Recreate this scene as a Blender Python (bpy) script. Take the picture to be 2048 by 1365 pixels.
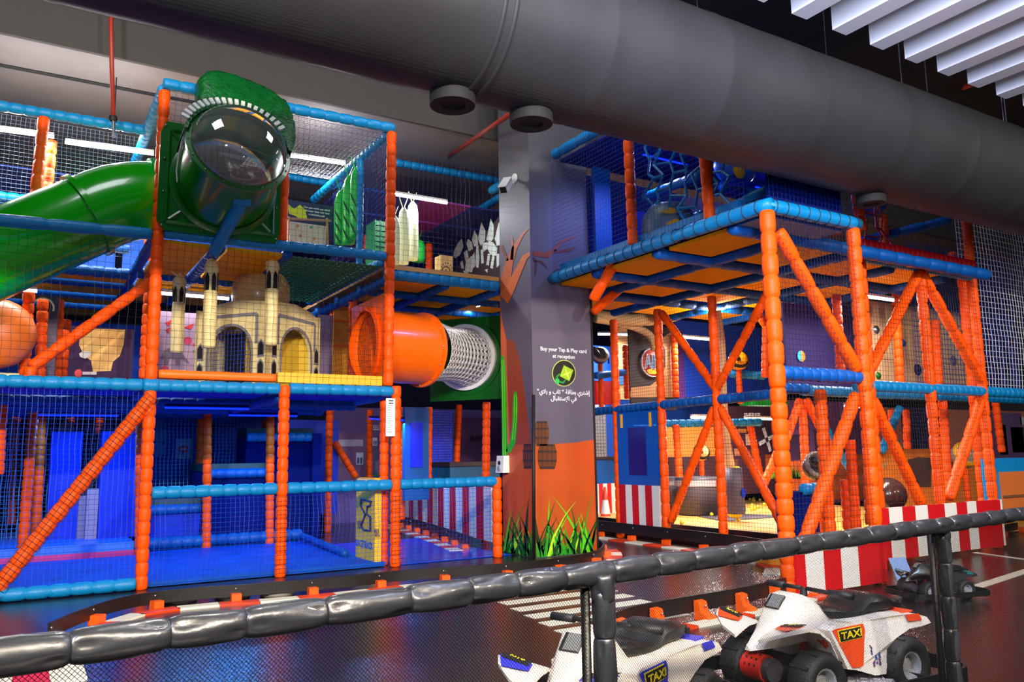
import bpy, math, random
from mathutils import Vector as V, Matrix as M4
R0 = random.Random(7)
for o in list(bpy.data.objects): bpy.data.objects.remove(o)
SC = bpy.context.scene
COL = SC.collection
PI = math.pi
# ------------------------------------------------------------------ camera (28.4 mm, looking up 8 degrees)
FPX, W, H, CAMZ = 1614.45, 2048, 1365, 1.35
RM = M4(((0.85470437, -0.0598868, -0.51564912), (-0.51890261, -0.12697667, -0.84535023), (-0.01485009, 0.99009621, -0.13960293)))
cam = bpy.data.objects.new('camera', bpy.data.cameras.new('camera'))
COL.objects.link(cam)
cam.data.sensor_width = 36; cam.data.lens = FPX / W * 36
cam.data.clip_start = .05
m4 = RM.to_quaternion().to_matrix().to_4x4(); m4.translation = V((0, 0, CAMZ))
cam.matrix_world = m4
SC.camera = cam
# ------------------------------------------------------------------ world and exposure
wd = bpy.data.worlds.new('world'); SC.world = wd; wd.use_nodes = True
wd.node_tree.nodes['Background'].inputs[0].default_value = (.85, .88, 1, 1)
wd.node_tree.nodes['Background'].inputs[1].default_value = .27
SC.view_settings.view_transform = 'Standard'; SC.view_settings.look = 'None'
SC.view_settings.gamma = 1; SC.view_settings.use_curve_mapping = False
SC.view_settings.exposure = -0.12
# ------------------------------------------------------------------ pixel helpers: a pixel plus the plane the thing stands on
def ray(px, py):
    return RM @ V(((px - W/2) / FPX, -(py - H/2) / FPX, -1))
def at(px, py, X=None, Y=None, Z=None):
    d = ray(px, py)
    if X is not None: t = X / d.x
    elif Y is not None: t = Y / d.y
    else: t = (Z - CAMZ) / d.z
    return V((0, 0, CAMZ)) + d * t
# ------------------------------------------------------------------ materials
def lin(c):
    return tuple(((x/255) / 12.92 if x/255 <= .04045 else ((x/255 + .055) / 1.055) ** 2.4) for x in c) + (1,)
MATS = {}
def mat(name, c, rough=.5, metal=0, bump=0, bscale=40, var=0, vscale=6, spec=.5, emit=0, alpha=1, trans=0, coat=0, c2=None):
    if name in MATS: return MATS[name]
    m = bpy.data.materials.new(name); m.use_nodes = True; MATS[name] = m
    nt = m.node_tree; b = nt.nodes['Principled BSDF']
    b.inputs['Base Color'].default_value = lin(c); b.inputs['Roughness'].default_value = rough
    b.inputs['Metallic'].default_value = metal; b.inputs['Specular IOR Level'].default_value = spec
    b.inputs['Coat Weight'].default_value = coat
    if trans: b.inputs['Transmission Weight'].default_value = trans; b.inputs['IOR'].default_value = 1.2
    if emit:
        b.inputs['Emission Color'].default_value = lin(c); b.inputs['Emission Strength'].default_value = emit
    if alpha < 1: b.inputs['Alpha'].default_value = alpha
    tc = None
    if bump or var or c2: tc = nt.nodes.new('ShaderNodeTexCoord')
    if var or c2:
        n = nt.nodes.new('ShaderNodeTexNoise'); n.inputs['Scale'].default_value = vscale; n.inputs['Detail'].default_value = 4
        r = nt.nodes.new('ShaderNodeValToRGB'); a = lin(c)
        r.color_ramp.elements[0].position = .3; r.color_ramp.elements[1].position = .7
        r.color_ramp.elements[0].color = tuple(min(1, x * (1 - var)) for x in a[:3]) + (1,)
        r.color_ramp.elements[1].color = lin(c2) if c2 else tuple(min(1, x * (1 + var)) for x in a[:3]) + (1,)
        nt.links.new(tc.outputs['Object'], n.inputs['Vector']); nt.links.new(n.outputs['Fac'], r.inputs['Fac'])
        nt.links.new(r.outputs['Color'], b.inputs['Base Color'])
    if bump:
        n2 = nt.nodes.new('ShaderNodeTexNoise'); n2.inputs['Scale'].default_value = bscale; n2.inputs['Detail'].default_value = 5
        bp = nt.nodes.new('ShaderNodeBump'); bp.inputs['Strength'].default_value = bump; bp.inputs['Distance'].default_value = .02
        nt.links.new(tc.outputs['Object'], n2.inputs['Vector']); nt.links.new(n2.outputs['Fac'], bp.inputs['Height'])
        nt.links.new(bp.outputs['Normal'], b.inputs['Normal'])
    return m
ORANGE = mat('orange_vinyl', (248, 82, 0), .45, bump=.25, bscale=30, spec=.22)
RAIL = mat('light_blue_vinyl', (4, 126, 188), .4, bump=.3, bscale=30, spec=.35)
BLUE = mat('mid_blue_vinyl', (0, 80, 160), .45, bump=.2, bscale=25, spec=.3)
DBLUE = mat('deep_blue_vinyl', (0, 46, 190), .6, bump=.12, bscale=8, var=.15, spec=.2)
NAVY = mat('navy_mesh_fabric', (4, 22, 100), .9, bump=.3, bscale=120, spec=.1)
MAT_BLUE = mat('blue_trampoline_mat', (0, 76, 180), .6, spec=.2, bump=.15, bscale=200, var=.18, vscale=3)
DECK = mat('deck_orange_vinyl', (254, 166, 0), .7, bump=.12, bscale=160, var=.08, spec=.1)
YELLOW = mat('yellow_vinyl', (250, 176, 4), .42, bump=.15)
PINK = mat('magenta_vinyl', (205, 30, 120), .45)
NETK = mat('black_net_cord', (16, 18, 28), .7)
NETB = mat('blue_net_cord', (16, 56, 170), .6)
NETW = mat('white_net_cord', (215, 225, 245), .6)
BLACK = mat('black_rubber', (13, 13, 14), .42, bump=.15, bscale=60, var=.3)
BLACKPVC = mat('black_shiny_vinyl', (40, 42, 47), .34, metal=.2, bump=.25, bscale=12, spec=.9, coat=.3)
WHITE = mat('white_plastic', (232, 230, 222), .4)
CREAM = mat('cream_vinyl', (232, 214, 150), .48, bump=.2, bscale=18, var=.07)
PALE = mat('pale_cream_vinyl', (226, 232, 186), .45, bump=.25, bscale=14)
GREEN = mat('green_fibreglass', (8, 172, 6), .2, coat=.4, bump=.05, bscale=6)
DGREEN = mat('dark_green_plastic', (4, 92, 20), .3, bump=.08, bscale=30)
SCALES = mat('dark_green_scaly_resin', (4, 88, 34), .32, bump=.9, bscale=26, var=.3, vscale=12)
LEAF = mat('bright_green_vinyl', (18, 190, 60), .4, bump=.2, bscale=12)
TEAL = mat('dark_teal_mat', (10, 62, 66), .6, bump=.2)
RED = mat('red_vinyl', (200, 12, 22), .42, bump=.1)
STRW = mat('off_white_vinyl', (226, 224, 216), .45, bump=.1)
KERBR = mat('orange_red_kerb_plastic', (222, 62, 14), .4, var=.1)
KERBW = mat('off_white_kerb_plastic', (232, 228, 206), .4, var=.05)
BRACK = mat('orange_bracket_plastic', (245, 90, 14), .4)
STEEL = mat('steel', (170, 172, 176), .3, metal=1)
LAMP = mat('lit_tube_diffuser', (255, 250, 255), .5, emit=9)
LAMPB = mat('lit_blue_tube_diffuser', (10, 40, 255), .5, emit=2.5)
GREYC = mat('painted_concrete', (128, 122, 120), .8, bump=.25, bscale=20, var=.08, vscale=2)
DARKC = mat('black_painted_concrete', (20, 18, 17), .85, bump=.2, bscale=10)
INK = mat('black_ink', (12, 12, 14), .6)
# ------------------------------------------------------------------ mesh builder
WP = {}          # world origin of every parent
def org(p):
    return WP.get(p.name, V((0, 0, 0))) if p else V((0, 0, 0))
class MB:
    def __init__(s): s.v = []; s.f = []
    def add(s, vs, fs):
        k = len(s.v); s.v += [V(x) for x in vs]; s.f += [tuple(i + k for i in f) for f in fs]; return s
    def hexa(s, b, t):     # bottom quad, top quad
        return s.add(list(b) + list(t), [(3, 2, 1, 0), (4, 5, 6, 7), (0, 1, 5, 4), (1, 2, 6, 5), (2, 3, 7, 6), (3, 0, 4, 7)])
    def box(s, a, b):
        x0, y0, z0 = a; x1, y1, z1 = b
        return s.hexa([(x0, y0, z0), (x1, y0, z0), (x1, y1, z0), (x0, y1, z0)], [(x0, y0, z1), (x1, y0, z1), (x1, y1, z1), (x0, y1, z1)])
    def obox(s, c, u, v, w):   # centre and three half axes
        c, u, v, w = V(c), V(u), V(v), V(w)
        return s.hexa([c-u-v-w, c+u-v-w, c+u+v-w, c-u+v-w], [c-u-v+w, c+u-v+w, c+u+v+w, c-u+v+w])
    def bar(s, p, q, w, h, up=(0, 0, 1)):
        p, q = V(p), V(q); d = (q - p); l = d.length; d.normalize()
        sd = d.cross(V(up)); sd = sd.normalized() if sd.length > 1e-4 else V((1, 0, 0)); n = sd.cross(d)
        return s.obox((p + q) / 2, d * l / 2, sd * w / 2, n * h / 2)
    def rings(s, cs, ns, rs, n=12, caps=True, fun=None):
        k = len(s.v)
        for i, (c, d, r) in enumerate(zip(cs, ns, rs)):
            d = V(d).normalized()
            if i == 0:
                a = d.cross(V((0, 0, 1))); a = a if a.length > .05 else d.cross(V((1, 0, 0))); a.normalize()
            else:
                a = a - d * a.dot(d); a.normalize()
            b = d.cross(a)
            for j in range(n):
                t = 2 * PI * j / n; rr = r * (fun(i, t) if fun else 1)
                s.v.append(V(c) + (a * math.cos(t) + b * math.sin(t)) * rr)
        m = len(cs)
        for i in range(m - 1):
            for j in range(n):
                s.f.append((k+i*n+j, k+i*n+(j+1) % n, k+(i+1)*n+(j+1) % n, k+(i+1)*n+j))
        if caps:
            s.f.append(tuple(k + j for j in reversed(range(n)))); s.f.append(tuple(k + (m-1)*n + j for j in range(n)))
        return s
    def tube(s, pts, r, n=10, caps=True):
        pts = [V(p) for p in pts]
        ns = [(pts[min(i+1, len(pts)-1)] - pts[max(i-1, 0)]) for i in range(len(pts))]
        rs = r if isinstance(r, (list, tuple)) else [r] * len(pts)
        return s.rings(pts, ns, rs, n, caps)
    def quilt(s, p, q, r, seg=.13, n=12, pinch=.17):   # padded sleeve, cinched every seg
        p, q = V(p), V(q); d = q - p; L = d.length; k = max(1, round(L / seg)); cs = []; rs = []
        for i in range(k):
            jr = 1 + R0.uniform(-.03, .03)
            for f, g in ((.015, 1 - pinch), (.1, .975), (.3, 1.02), (.7, 1.02), (.9, .975), (.985, 1 - pinch)):
                cs.append(p + d * ((i + f) / k)); rs.append(r * g * jr)
        cs[0] = p; cs[-1] = q
        return s.rings(cs, [d] * len(cs), rs, n)
    def prism(s, poly, o, u, v, t, off=0):            # polygon in the plane (o,u,v), thickness t along u x v
        o, u, v = V(o), V(u).normalized(), V(v).normalized(); n = u.cross(v).normalized()
        a = sum(poly[i][0]*poly[(i+1) % len(poly)][1] - poly[(i+1) % len(poly)][0]*poly[i][1] for i in range(len(poly)))
        if a < 0: poly = poly[::-1]
        m = len(poly); k = len(s.v)
        for h in (off, off + t):
            for x, y in poly: s.v.append(o + u * x + v * y + n * h)
        s.f.append(tuple(k + i for i in reversed(range(m)))); s.f.append(tuple(k + m + i for i in range(m)))
        for i in range(m): s.f.append((k+i, k+(i+1) % m, k+m+(i+1) % m, k+m+i))
        return s
    def lathe(s, prof, o=(0, 0, 0), ax=(0, 0, 1), n=24, a0=0, a1=2*PI):
        ax = V(ax).normalized(); e = ax.cross(V((0, 0, 1))); e = e.normalized() if e.length > .01 else V((1, 0, 0)); g = ax.cross(e)
        o = V(o); k = len(s.v); full = abs(a1 - a0 - 2*PI) < 1e-6; m = n if full else n + 1
        for r, z in prof:
            for j in range(m):
                t = a0 + (a1 - a0) * j / n
                s.v.append(o + ax * z + (e * math.cos(t) + g * math.sin(t)) * r)
        for i in range(len(prof) - 1):
            for j in range(n):
                j2 = (j + 1) % m
                s.f.append((k+i*m+j, k+i*m+j2, k+(i+1)*m+j2, k+(i+1)*m+j))
        return s
    def ball(s, c, r, n=14, sq=(1, 1, 1)):
        k = len(s.v); h = n // 2; s.v.append(V(c) + V((0, 0, -r * sq[2])))
        for i in range(1, h):
            a = -PI/2 + PI * i / h
            for j in range(n):
                t = 2*PI*j/n; s.v.append(V(c) + V((math.cos(a)*math.cos(t)*r*sq[0], math.cos(a)*math.sin(t)*r*sq[1], math.sin(a)*r*sq[2])))
        s.v.append(V(c) + V((0, 0, r * sq[2]))); e = len(s.v) - 1
        for j in range(n):
            s.f.append((k, k+1+(j+1) % n, k+1+j)); s.f.append((e, k+1+(h-2)*n+j, k+1+(h-2)*n+(j+1) % n))
        for i in range(h - 2):
            for j in range(n): s.f.append((k+1+i*n+j, k+1+i*n+(j+1) % n, k+1+(i+1)*n+(j+1) % n, k+1+(i+1)*n+j))
        return s
    def net(s, o, u, v, cell, r, sag=0, seg=10, diag=False, jit=.12):
        o, u, v = V(o), V(u), V(v); n = u.cross(v).normalized(); L, Hh = u.length, v.length
        ph = R0.uniform(0, 6)
        def P(a, b):
            w = math.sin(PI*a) * math.sin(PI*b)
            z = sag * w * (1 + .5*math.sin(9*a + ph) + .4*math.sin(7*b + ph*2)) if sag else 0
            ju = jit*cell*math.sin(11*b*Hh + 5*a + ph) if sag else 0
            return o + u*a + v*b + n*z + u.normalized()*ju*min(1, 8*w)
        def strand(a0, b0, a1, b1):
            k = seg if sag else 1
            pts = [P(a0 + (a1-a0)*i/k, b0 + (b1-b0)*i/k) for i in range(k+1)]
            s.tube(pts, r, 3, False)
        if diag:
            N = int((L + Hh) / cell / 1.414)
            for i in range(1, N):
                c = i * cell * 1.414
                for flip in (0, 1):
                    x0, y0 = (c, 0) if c < L else (L, c - L)
                    x1, y1 = (0, c) if c < Hh else (c - Hh, Hh)
                    if flip: x0, x1 = L - x0, L - x1
                    strand(x0/L, y0/Hh, x1/L, y1/Hh)
        else:
            nu, nv = max(1, round(L/cell)), max(1, round(Hh/cell))
            for i in range(nu + 1): strand(i/nu, 0, i/nu, 1)
            for j in range(nv + 1): strand(0, j/nv, 1, j/nv)
        return s
    def build(s, name, m, parent=None, smooth=False, local=False, mats=None, fm=None):
        o0 = V((0, 0, 0)) if local else org(parent)
        me = bpy.data.meshes.new(name); me.from_pydata([tuple(x - o0) for x in s.v], [], s.f)
        me.materials.append(m)
        if smooth: me.polygons.foreach_set('use_smooth', [True] * len(me.polygons))
        me.update()
        ob = bpy.data.objects.new(name, me); COL.objects.link(ob)
        if parent: ob.parent = parent; WP[ob.name] = o0
        if smooth == 2:
            md = ob.modifiers.new('edges', 'EDGE_SPLIT'); md.split_angle = math.radians(40)
        return ob
def tag(o, label=None, cat=None, group=None, kind=None):
    if label: o['label'] = label
    if cat: o['category'] = cat
    if group: o['group'] = group
    if kind: o['kind'] = kind
    return o
def thing(name, label, cat, loc=(0, 0, 0), group=None, rz=0):
    o = bpy.data.objects.new(name, None); o.empty_display_size = .1; COL.objects.link(o); o.location = loc; o.rotation_euler.z = rz
    WP[o.name] = V(loc); return tag(o, label, cat, group)
def kids(o): return [c for c in bpy.data.objects if c.parent == o]
def copy_tree(o, loc=None, rz=None, label=None, parent=None):
    c = o.copy(); COL.objects.link(c); c.parent = parent
    if loc is not None: c.location = loc
    if rz is not None: c.rotation_euler.z = rz
    if label: c['label'] = label
    for k in kids(o): copy_tree(k, parent=c)
    return c
def text(name, s, o, u, v, h, m, parent, t=.003, align='CENTER', off=0, sx=1, bold=.03):     # flat lettering of cap height h at o in the plane (u, v)
    cu = bpy.data.curves.new('txt', 'FONT'); cu.body = s; cu.align_x = align; cu.align_y = 'CENTER'; cu.size = h / .7; cu.extrude = t / 2; cu.resolution_u = 2; cu.offset = bold * h
    to = bpy.data.objects.new('txt', cu); COL.objects.link(to)
    dg = bpy.context.evaluated_depsgraph_get(); me = bpy.data.meshes.new_from_object(to.evaluated_get(dg))
    bpy.data.objects.remove(to)
    u, v = V(u).normalized(), V(v).normalized(); n = u.cross(v); o = V(o) - org(parent)
    for w in me.vertices:
        c = w.co.copy(); w.co = o + u * c.x * sx + v * c.y + n * (c.z + t / 2 + off)
    me.materials.clear(); me.materials.append(m); me.name = name
    ob = bpy.data.objects.new(name, me); COL.objects.link(ob); ob.parent = parent; return ob
def lamp(name, kind, loc, power, color=(1, 1, 1), size=.3, size_y=None, aim=None, spot=None, blend=.5):
    l = bpy.data.lights.new(name, kind); l.energy = power; l.color = color
    o = bpy.data.objects.new(name, l); COL.objects.link(o); o.location = loc
    if kind == 'AREA':
        l.size = size
        if size_y: l.shape = 'RECTANGLE'; l.size_y = size_y
    else: l.shadow_soft_size = size
    if kind == 'SPOT': l.spot_size = math.radians(spot); l.spot_blend = blend
    if aim is not None: o.rotation_euler = (V(aim) - V(loc)).to_track_quat('-Z', 'Y').to_euler()
    return o
XA, YA, ZA = V((1, 0, 0)), V((0, 1, 0)), V((0, 0, 1))
# ================================================================== the hall's ceiling lamps (spots hung in front of the duct) and added fills
WARM = (1, .86, .68)
for x, y, p in ((-4, -2.4, 3100), (-.6, -2.4, 3100), (2.4, -2.4, 2400), (5.6, -2.4, 900), (9.2, -1.8, 600), (13, -1.4, 800)):
    lamp('ceiling_spotlight', 'SPOT', (x, y, 4.9), p, WARM, .12, aim=(x + .6, 8.5, .6), spot=110, blend=.8)
for x, y in ((1.5, 3.2), (4.6, 3.0), (7.5, 3.2)):
    lamp('ceiling_downlight', 'SPOT', (x, y, 4.9), 170, (1, .93, .85), .1, aim=(x, y + .2, 0), spot=120, blend=.7)
for x in (0, 5, 10): lamp('upper_frame_fill', 'AREA', (x, 7.6, 7.3), 60, (.9, .93, 1), 1.2, 1.2, aim=(x, 10.5, 3))  # added fill for the upper frames, no fitting
lamp('cool_fill', 'AREA', (2.4, 1.2, 4.6), 850, (.6, .7, 1), .6, 3, aim=(8, 2.0, 5.5))  # added cool fill for the baffle sides, hangs free
lamp('cool_fill', 'AREA', (-2.5, .6, 4.8), 420, (.62, .72, 1), .6, 3, aim=(1.5, 5, 4.6))  # added cool fill for the duct's left part
# ================================================================== the setting
def struct(name, mb, m, label=None, smooth=False, parent=None):
    o = mb.build(name, m, parent, smooth)
    if not parent: tag(o, label, kind='structure')
    return o
fl = mat('dark_polished_track_floor', (34, 30, 29), .2, bump=.12, bscale=60, var=.25, vscale=2.5, spec=.6)
struct('floor', MB().box((-12, -5, -.1), (24, 20, 0)), fl, 'dark glossy charcoal floor of the quad bike track')
struct('ceiling', MB().box((-12, -5, 7.6), (24, 20, 7.8)), DARKC, 'black painted ceiling above the duct')
struct('wall_back', MB().box((-12, 18.5, 0), (24, 18.7, 7.6)), mat('dark_blue_wall', (22, 30, 70), .8), 'dark blue back wall of the hall')
struct('wall_left', MB().box((-12.2, -5, 0), (-12, 18.5, 7.6)), mat('grey_wall', (70, 68, 72), .8), 'grey left wall of the hall')
struct('wall_right', MB().box((24, -5, 0), (24.2, 18.5, 7.6)), MATS['grey_wall'], 'grey right wall of the hall')
# lowered soffit behind, its front face and the conduit fixed to it
struct('trim_1', MB().box((-12, 11.25, 6.62), (24, 18.5, 7.6)), GREYC, 'grey lowered concrete soffit over the play frames')
struct('trim_3', MB().box((-12, 11.19, 6.6), (24, 11.25, 7.15)), mat('dark_grey_face', (66, 63, 61), .85), 'dark grey front face of the lowered soffit')  # thin dark grey board over the soffit's lighter grey front
struct('trim_2', MB().box((-12, 10.9, 7.15), (24, 11.25, 7.6)), DARKC, 'black beam along the edge of the soffit')
cd = thing('cable_conduit', 'thin pair of black cables running along the grey soffit', 'cable', (0, 12.5, 6.6))
for k in (0, .07): MB().tube([at(x_, y_ + k * 40, Z=6.6) for x_, y_ in ((-60, 118), (160, 160), (330, 193), (480, 221))], .012, 6).build('cable', INK, cd)
# ------------------------------------------------------------------ spiral duct
YD, ZD, RD = 4.93, 4.58, .6
SPIRAL = mat('grey_fabric_duct', (42, 42, 45), .55, metal=0, spec=.25, bump=.0, var=.16, vscale=1.6)
nt = SPIRAL.node_tree; wv = nt.nodes.new('ShaderNodeTexWave'); wv.bands_direction = 'Z'; wv.inputs['Scale'].default_value = 34; wv.inputs['Distortion'].default_value = 2.6; wv.inputs['Detail'].default_value = 3
tc = nt.nodes.new('ShaderNodeTexCoord'); bp = nt.nodes.new('ShaderNodeBump'); bp.inputs['Strength'].default_value = .05; bp.inputs['Distance'].default_value = .02
nt.links.new(tc.outputs['Object'], wv.inputs['Vector']); nt.links.new(wv.outputs['Fac'], bp.inputs['Height']); nt.links.new(bp.outputs['Normal'], nt.nodes['Principled BSDF'].inputs['Normal'])
du = thing('ventilation_duct', 'huge grey round ventilation duct hung below the black ceiling', 'duct', (6, YD, ZD))
cs, rs = [], []
x = -6.0; k = 0
while x < 22:
    for f, g in ((0, 1.004), (.03, 1.004), (.05, .996), (.3, 1.001), (.55, .998), (.9, 1.002), (1.15, .997)):
        cs.append(V((x + f, YD, ZD))); rs.append(RD * g * (1 + .004 * math.sin(k * 1.7 + f * 4)))
    x += 1.2; k += 1
MB().rings(cs, [XA] * len(cs), rs, 64).build('duct_shell', SPIRAL, du, True)
jx = at(1010, 120, Y=YD - .55).x
for dx in (0, .09): MB().lathe([(RD * .99, -.02), (RD * 1.02, -.015), (RD * 1.02, .015), (RD * .99, .02)], (jx + dx, YD, ZD), XA, 64).build('joint_band', SPIRAL, du, True)
for px, py, r in ((905, 178, .17), (1062, 212, .17), (1742, 402, .15)):
    c = at(px, py, Y=YD + .1)
    MB().lathe([(.001, -.03), (r * .5, -.03), (r * .55, -.05), (r * .98, -.05), (r, -.04), (r, .35)], (c.x, YD + .1, ZD - RD - .03), ZA, 32).build('outlet_collar', mat('dark_collar_metal', (9, 9, 10), .8), du, 2)
for xx in (2.2, 4.6, 7.4, 9.3, 11.1, 13.2, 15.4):
    for sy in (-1, 1): MB().tube([(xx, YD + sy * .42, ZD + .42), (xx, YD + sy * .42, 7.6)], .006, 5).build('hanger_wire', STEEL, du)
# ------------------------------------------------------------------ white ceiling baffles
BAF = mat('white_baffle', (224, 222, 226), .6)
gx = .528
for i in range(-4, 13):
    x0 = 5.36 + i * gx
    n_ = tag(MB().box((x0, -3.2, 5.0), (x0 + .19, 4.18, 5.3)).build('ceiling_baffle', BAF), 'long white ceiling baffle hung in a row of identical baffles beside the duct', 'baffle', 'white ceiling baffles')
    for yy in (0, 3.6): MB().tube([(x0 + .1, yy, 5.3), (x0 + .1, yy, 7.6)], .006, 5).build('hanger_wire', STEEL, n_)
# ------------------------------------------------------------------ red sprinkler pipes
PIPE = mat('red_oxide_pipe', (150, 44, 28), .45)
sp = thing('sprinkler_pipe', 'thin red vertical sprinkler drop pipe in front of the soffit', 'pipe', at(222, 0, Y=10.6))
MB().tube([at(221, -70, Y=10.6), at(222, 60, Y=10.6), at(226, 232, Y=10.6)], .028, 10).build('pipe', PIPE, sp, True)
MB().lathe([(.03, 0), (.045, .0), (.05, .03), (.045, .06), (.03, .06)], at(226, 242, Y=10.6), ZA, 12).build('collar', INK, sp)
MB().tube([at(227, 240, Y=10.6), at(228, 275, Y=10.6)], .022, 10).build('sprinkler_head', STEEL, sp)
MB().tube([at(233, 155, Y=10.6), at(229, 228, Y=10.6)], .008, 6).build('hanger_rod', INK, sp)
a, b = at(1035, 205, Y=7.6), at(875, 328, Y=13.5)
tag(MB().tube([V((a.x + .1, a.y, a.z)), b], .035, 10).build('sprinkler_pipe', PIPE, None, True), 'red sprinkler pipe sloping back to the roof left of the column', 'pipe')
a, b = at(1945, 168, Y=7), at(1850, 205, Y=9)
tag(MB().tube([a, b], .05, 10).build('sprinkler_pipe', PIPE, None, True), 'red pipe showing dimly between the duct and white baffles', 'pipe')
ht = thing('hanging_bracket', 'thin dark steel trapeze bracket under the ceiling behind the column', 'bracket', at(950, 240, Y=12))
MB().tube([at(925, 255, Y=12), at(970, 213, Y=12)], .02, 6).build('rail', INK, ht)
MB().ball(at(972, 213, Y=12), .05).build('knob', STEEL, ht, True); MB().ball(at(926, 255, Y=12), .04).build('knob', STEEL, ht, True)
MB().tube([at(980, 265, Y=12), at(980, 297, Y=12)], .012, 6).build('drop_rod', INK, ht)
MB().tube([at(990, 265, Y=12), at(990, 290, Y=12)], .012, 6).build('drop_rod', INK, ht)
# ------------------------------------------------------------------ column with the printed desert mural
CX0, CX1, CY0, CY1 = 5.9, 6.9, 9.15, 9.98
SKY = bpy.data.materials.new('mural_sky_ramp'); SKY.use_nodes = True; nt = SKY.node_tree; b_ = nt.nodes['Principled BSDF']; b_.inputs['Roughness'].default_value = .5
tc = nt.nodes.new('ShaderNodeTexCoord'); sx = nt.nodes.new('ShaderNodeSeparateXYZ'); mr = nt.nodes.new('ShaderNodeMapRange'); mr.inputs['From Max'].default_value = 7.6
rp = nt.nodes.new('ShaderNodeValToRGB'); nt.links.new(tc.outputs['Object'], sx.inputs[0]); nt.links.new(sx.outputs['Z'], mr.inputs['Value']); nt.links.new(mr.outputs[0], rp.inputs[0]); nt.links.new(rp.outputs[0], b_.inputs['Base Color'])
el = rp.color_ramp.elements; el[0].position = .2; el[0].color = lin((89, 82, 100)); el[1].position = .92; el[1].color = lin((70, 68, 72))  # lavender ramp by height, darker and greyer towards the top
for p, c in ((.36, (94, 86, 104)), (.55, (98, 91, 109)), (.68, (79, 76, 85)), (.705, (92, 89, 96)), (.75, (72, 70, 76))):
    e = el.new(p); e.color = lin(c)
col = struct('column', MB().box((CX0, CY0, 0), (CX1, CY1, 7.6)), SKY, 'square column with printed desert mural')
MB().box((CX1 - .001, CY0 - .012, 0), (CX1 + .03, CY0 + .03, 4.4)).build('corner_trim', INK, col)
def frt(px, py): p = at(px, py, Y=CY0); return (p.x - CX0, p.z)          # pixel to column front coordinates
def lft(px, py): p = at(px, py, X=CX0); return (-(p.y - CY0), p.z)       # pixel to column left-face coordinates (u = -Y)
def clampf(q): return (min(max(q[0], 0), CX1 - CX0), max(q[1], 0.01))
def clampl(q): return (min(max(q[0], -(CY1 - CY0)), 0), max(q[1], 0.01))
FO, FU = (CX0, CY0, 0), XA
LO, LU = (CX0, CY0, 0), -YA
_lay = [0]
def mural(name, c, fpts=None, lpts=None, lay=1, m=None):
    m = m or mat('mural_' + name + '_%d%d%d' % c, c, .5, var=.08, vscale=3)
    if fpts: MB().prism([clampf(frt(*p)) for p in fpts], FO, FU, ZA, .0012, .0012 * lay).build(name, m, col)
    if lpts: MB().prism([clampl(lft(*p)) for p in lpts], LO, LU, ZA, .0012, .0012 * lay).build(name, m, col)
mural('desert_ground', (226, 104, 22), [(1055, 1130), (1055, 893), (1100, 889), (1150, 886), (1190, 880), (1195, 1130)], [(990, 1130), (990, 890), (1010, 887), (1040, 889), (1072, 893), (1078, 1130)], 1, mat('printed_desert_ground', (206, 92, 16), .5, var=.25, vscale=1.2, c2=(196, 70, 12)))
mural('mesa', (214, 96, 50), None, [(995, 890), (995, 592), (1004, 640), (1013, 680), (1015, 760), (1020, 890)], 2)
mural('mesa', (150, 62, 28), None, [(1013, 678), (1022, 682), (1026, 680), (1040, 720), (1050, 790), (1062, 890), (1020, 890), (1015, 760)], 2)
mural('mesa', (168, 76, 34), [(1050, 893), (1050, 800), (1066, 850), (1073, 893)], None, 2)
mural('dune_shadow', (196, 84, 30), None, [(995, 960), (1008, 925), (1040, 905), (1064, 900), (1030, 940), (1000, 975)], 3)
# grass blades printed along the foot
gb = random.Random(3); GR = [mat('mural_grass_%d' % i, c, .5) for i, c in enumerate(((30, 150, 22), (90, 205, 24), (14, 90, 20), (10, 52, 22), (170, 220, 40)))]
for i in range(130):
    x0 = gb.uniform(1006, 1186); hgt = gb.choice((40, 60, 80, 110)) * gb.uniform(.6, 1.2) * (1.25 if x0 > 1150 else 1); ln = gb.uniform(-.5, .5) * hgt
    w_ = gb.uniform(3, 8); yb = 1122
    f = frt if x0 > 1068 else lft; q = []
    for s_, t_ in ((-1, 0), (-.9, .4), (-.5, .75), (0, 1), (.5, .72), (.9, .38), (1, 0)):
        q.append((x0 + s_ * w_ / 2 + ln * t_ ** 1.8, yb - hgt * t_))
    if x0 > 1068: q = [(max(a_, 1069), b_2) for a_, b_2 in q]
    else: q = [(min(a_, 1066), b_2) for a_, b_2 in q]
    g_ = GR[gb.choice((0, 0, 1, 2, 2, 2, 3, 3, 4))]; lay = 4 + i % 5
    (mural('grass_blade', (0, 0, 0), q, None, lay, g_) if x0 > 1068 else mural('grass_blade', (0, 0, 0), None, q, lay, g_))
# dead tree: branches given as centre lines with widths
def branch(pts, side, c=(196, 92, 34), lay=3):
    L, R_ = [], []
    for i, (x, y, w) in enumerate(pts):
        a = pts[max(i-1, 0)]; b = pts[min(i+1, len(pts)-1)]; dx, dy = b[0]-a[0], b[1]-a[1]; l = math.hypot(dx, dy) or 1
        L.append((x - dy/l*w/2, y + dx/l*w/2)); R_.append((x + dy/l*w/2, y - dx/l*w/2))
    q = L + R_[::-1]
    mural('tree_branch', c, q if side == 'f' else None, q if side == 'l' else None, lay)
branch([(1000, 600, 26), (1012, 560, 20), (1019, 525, 15), (1030, 495, 10), (1045, 470, 5), (1057, 458, 2)], 'l')
branch([(1004, 600, 30), (1022, 575, 18), (1036, 545, 14), (1050, 515, 11), (1064, 506, 9)], 'l', (214, 106, 44), 4)
branch([(1002, 492, 8), (1010, 510, 6), (1016, 522, 5)], 'l', (120, 50, 22))
branch([(1024, 474, 3), (1026, 495, 5), (1024, 520, 6)], 'l', (170, 80, 34))
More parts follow.
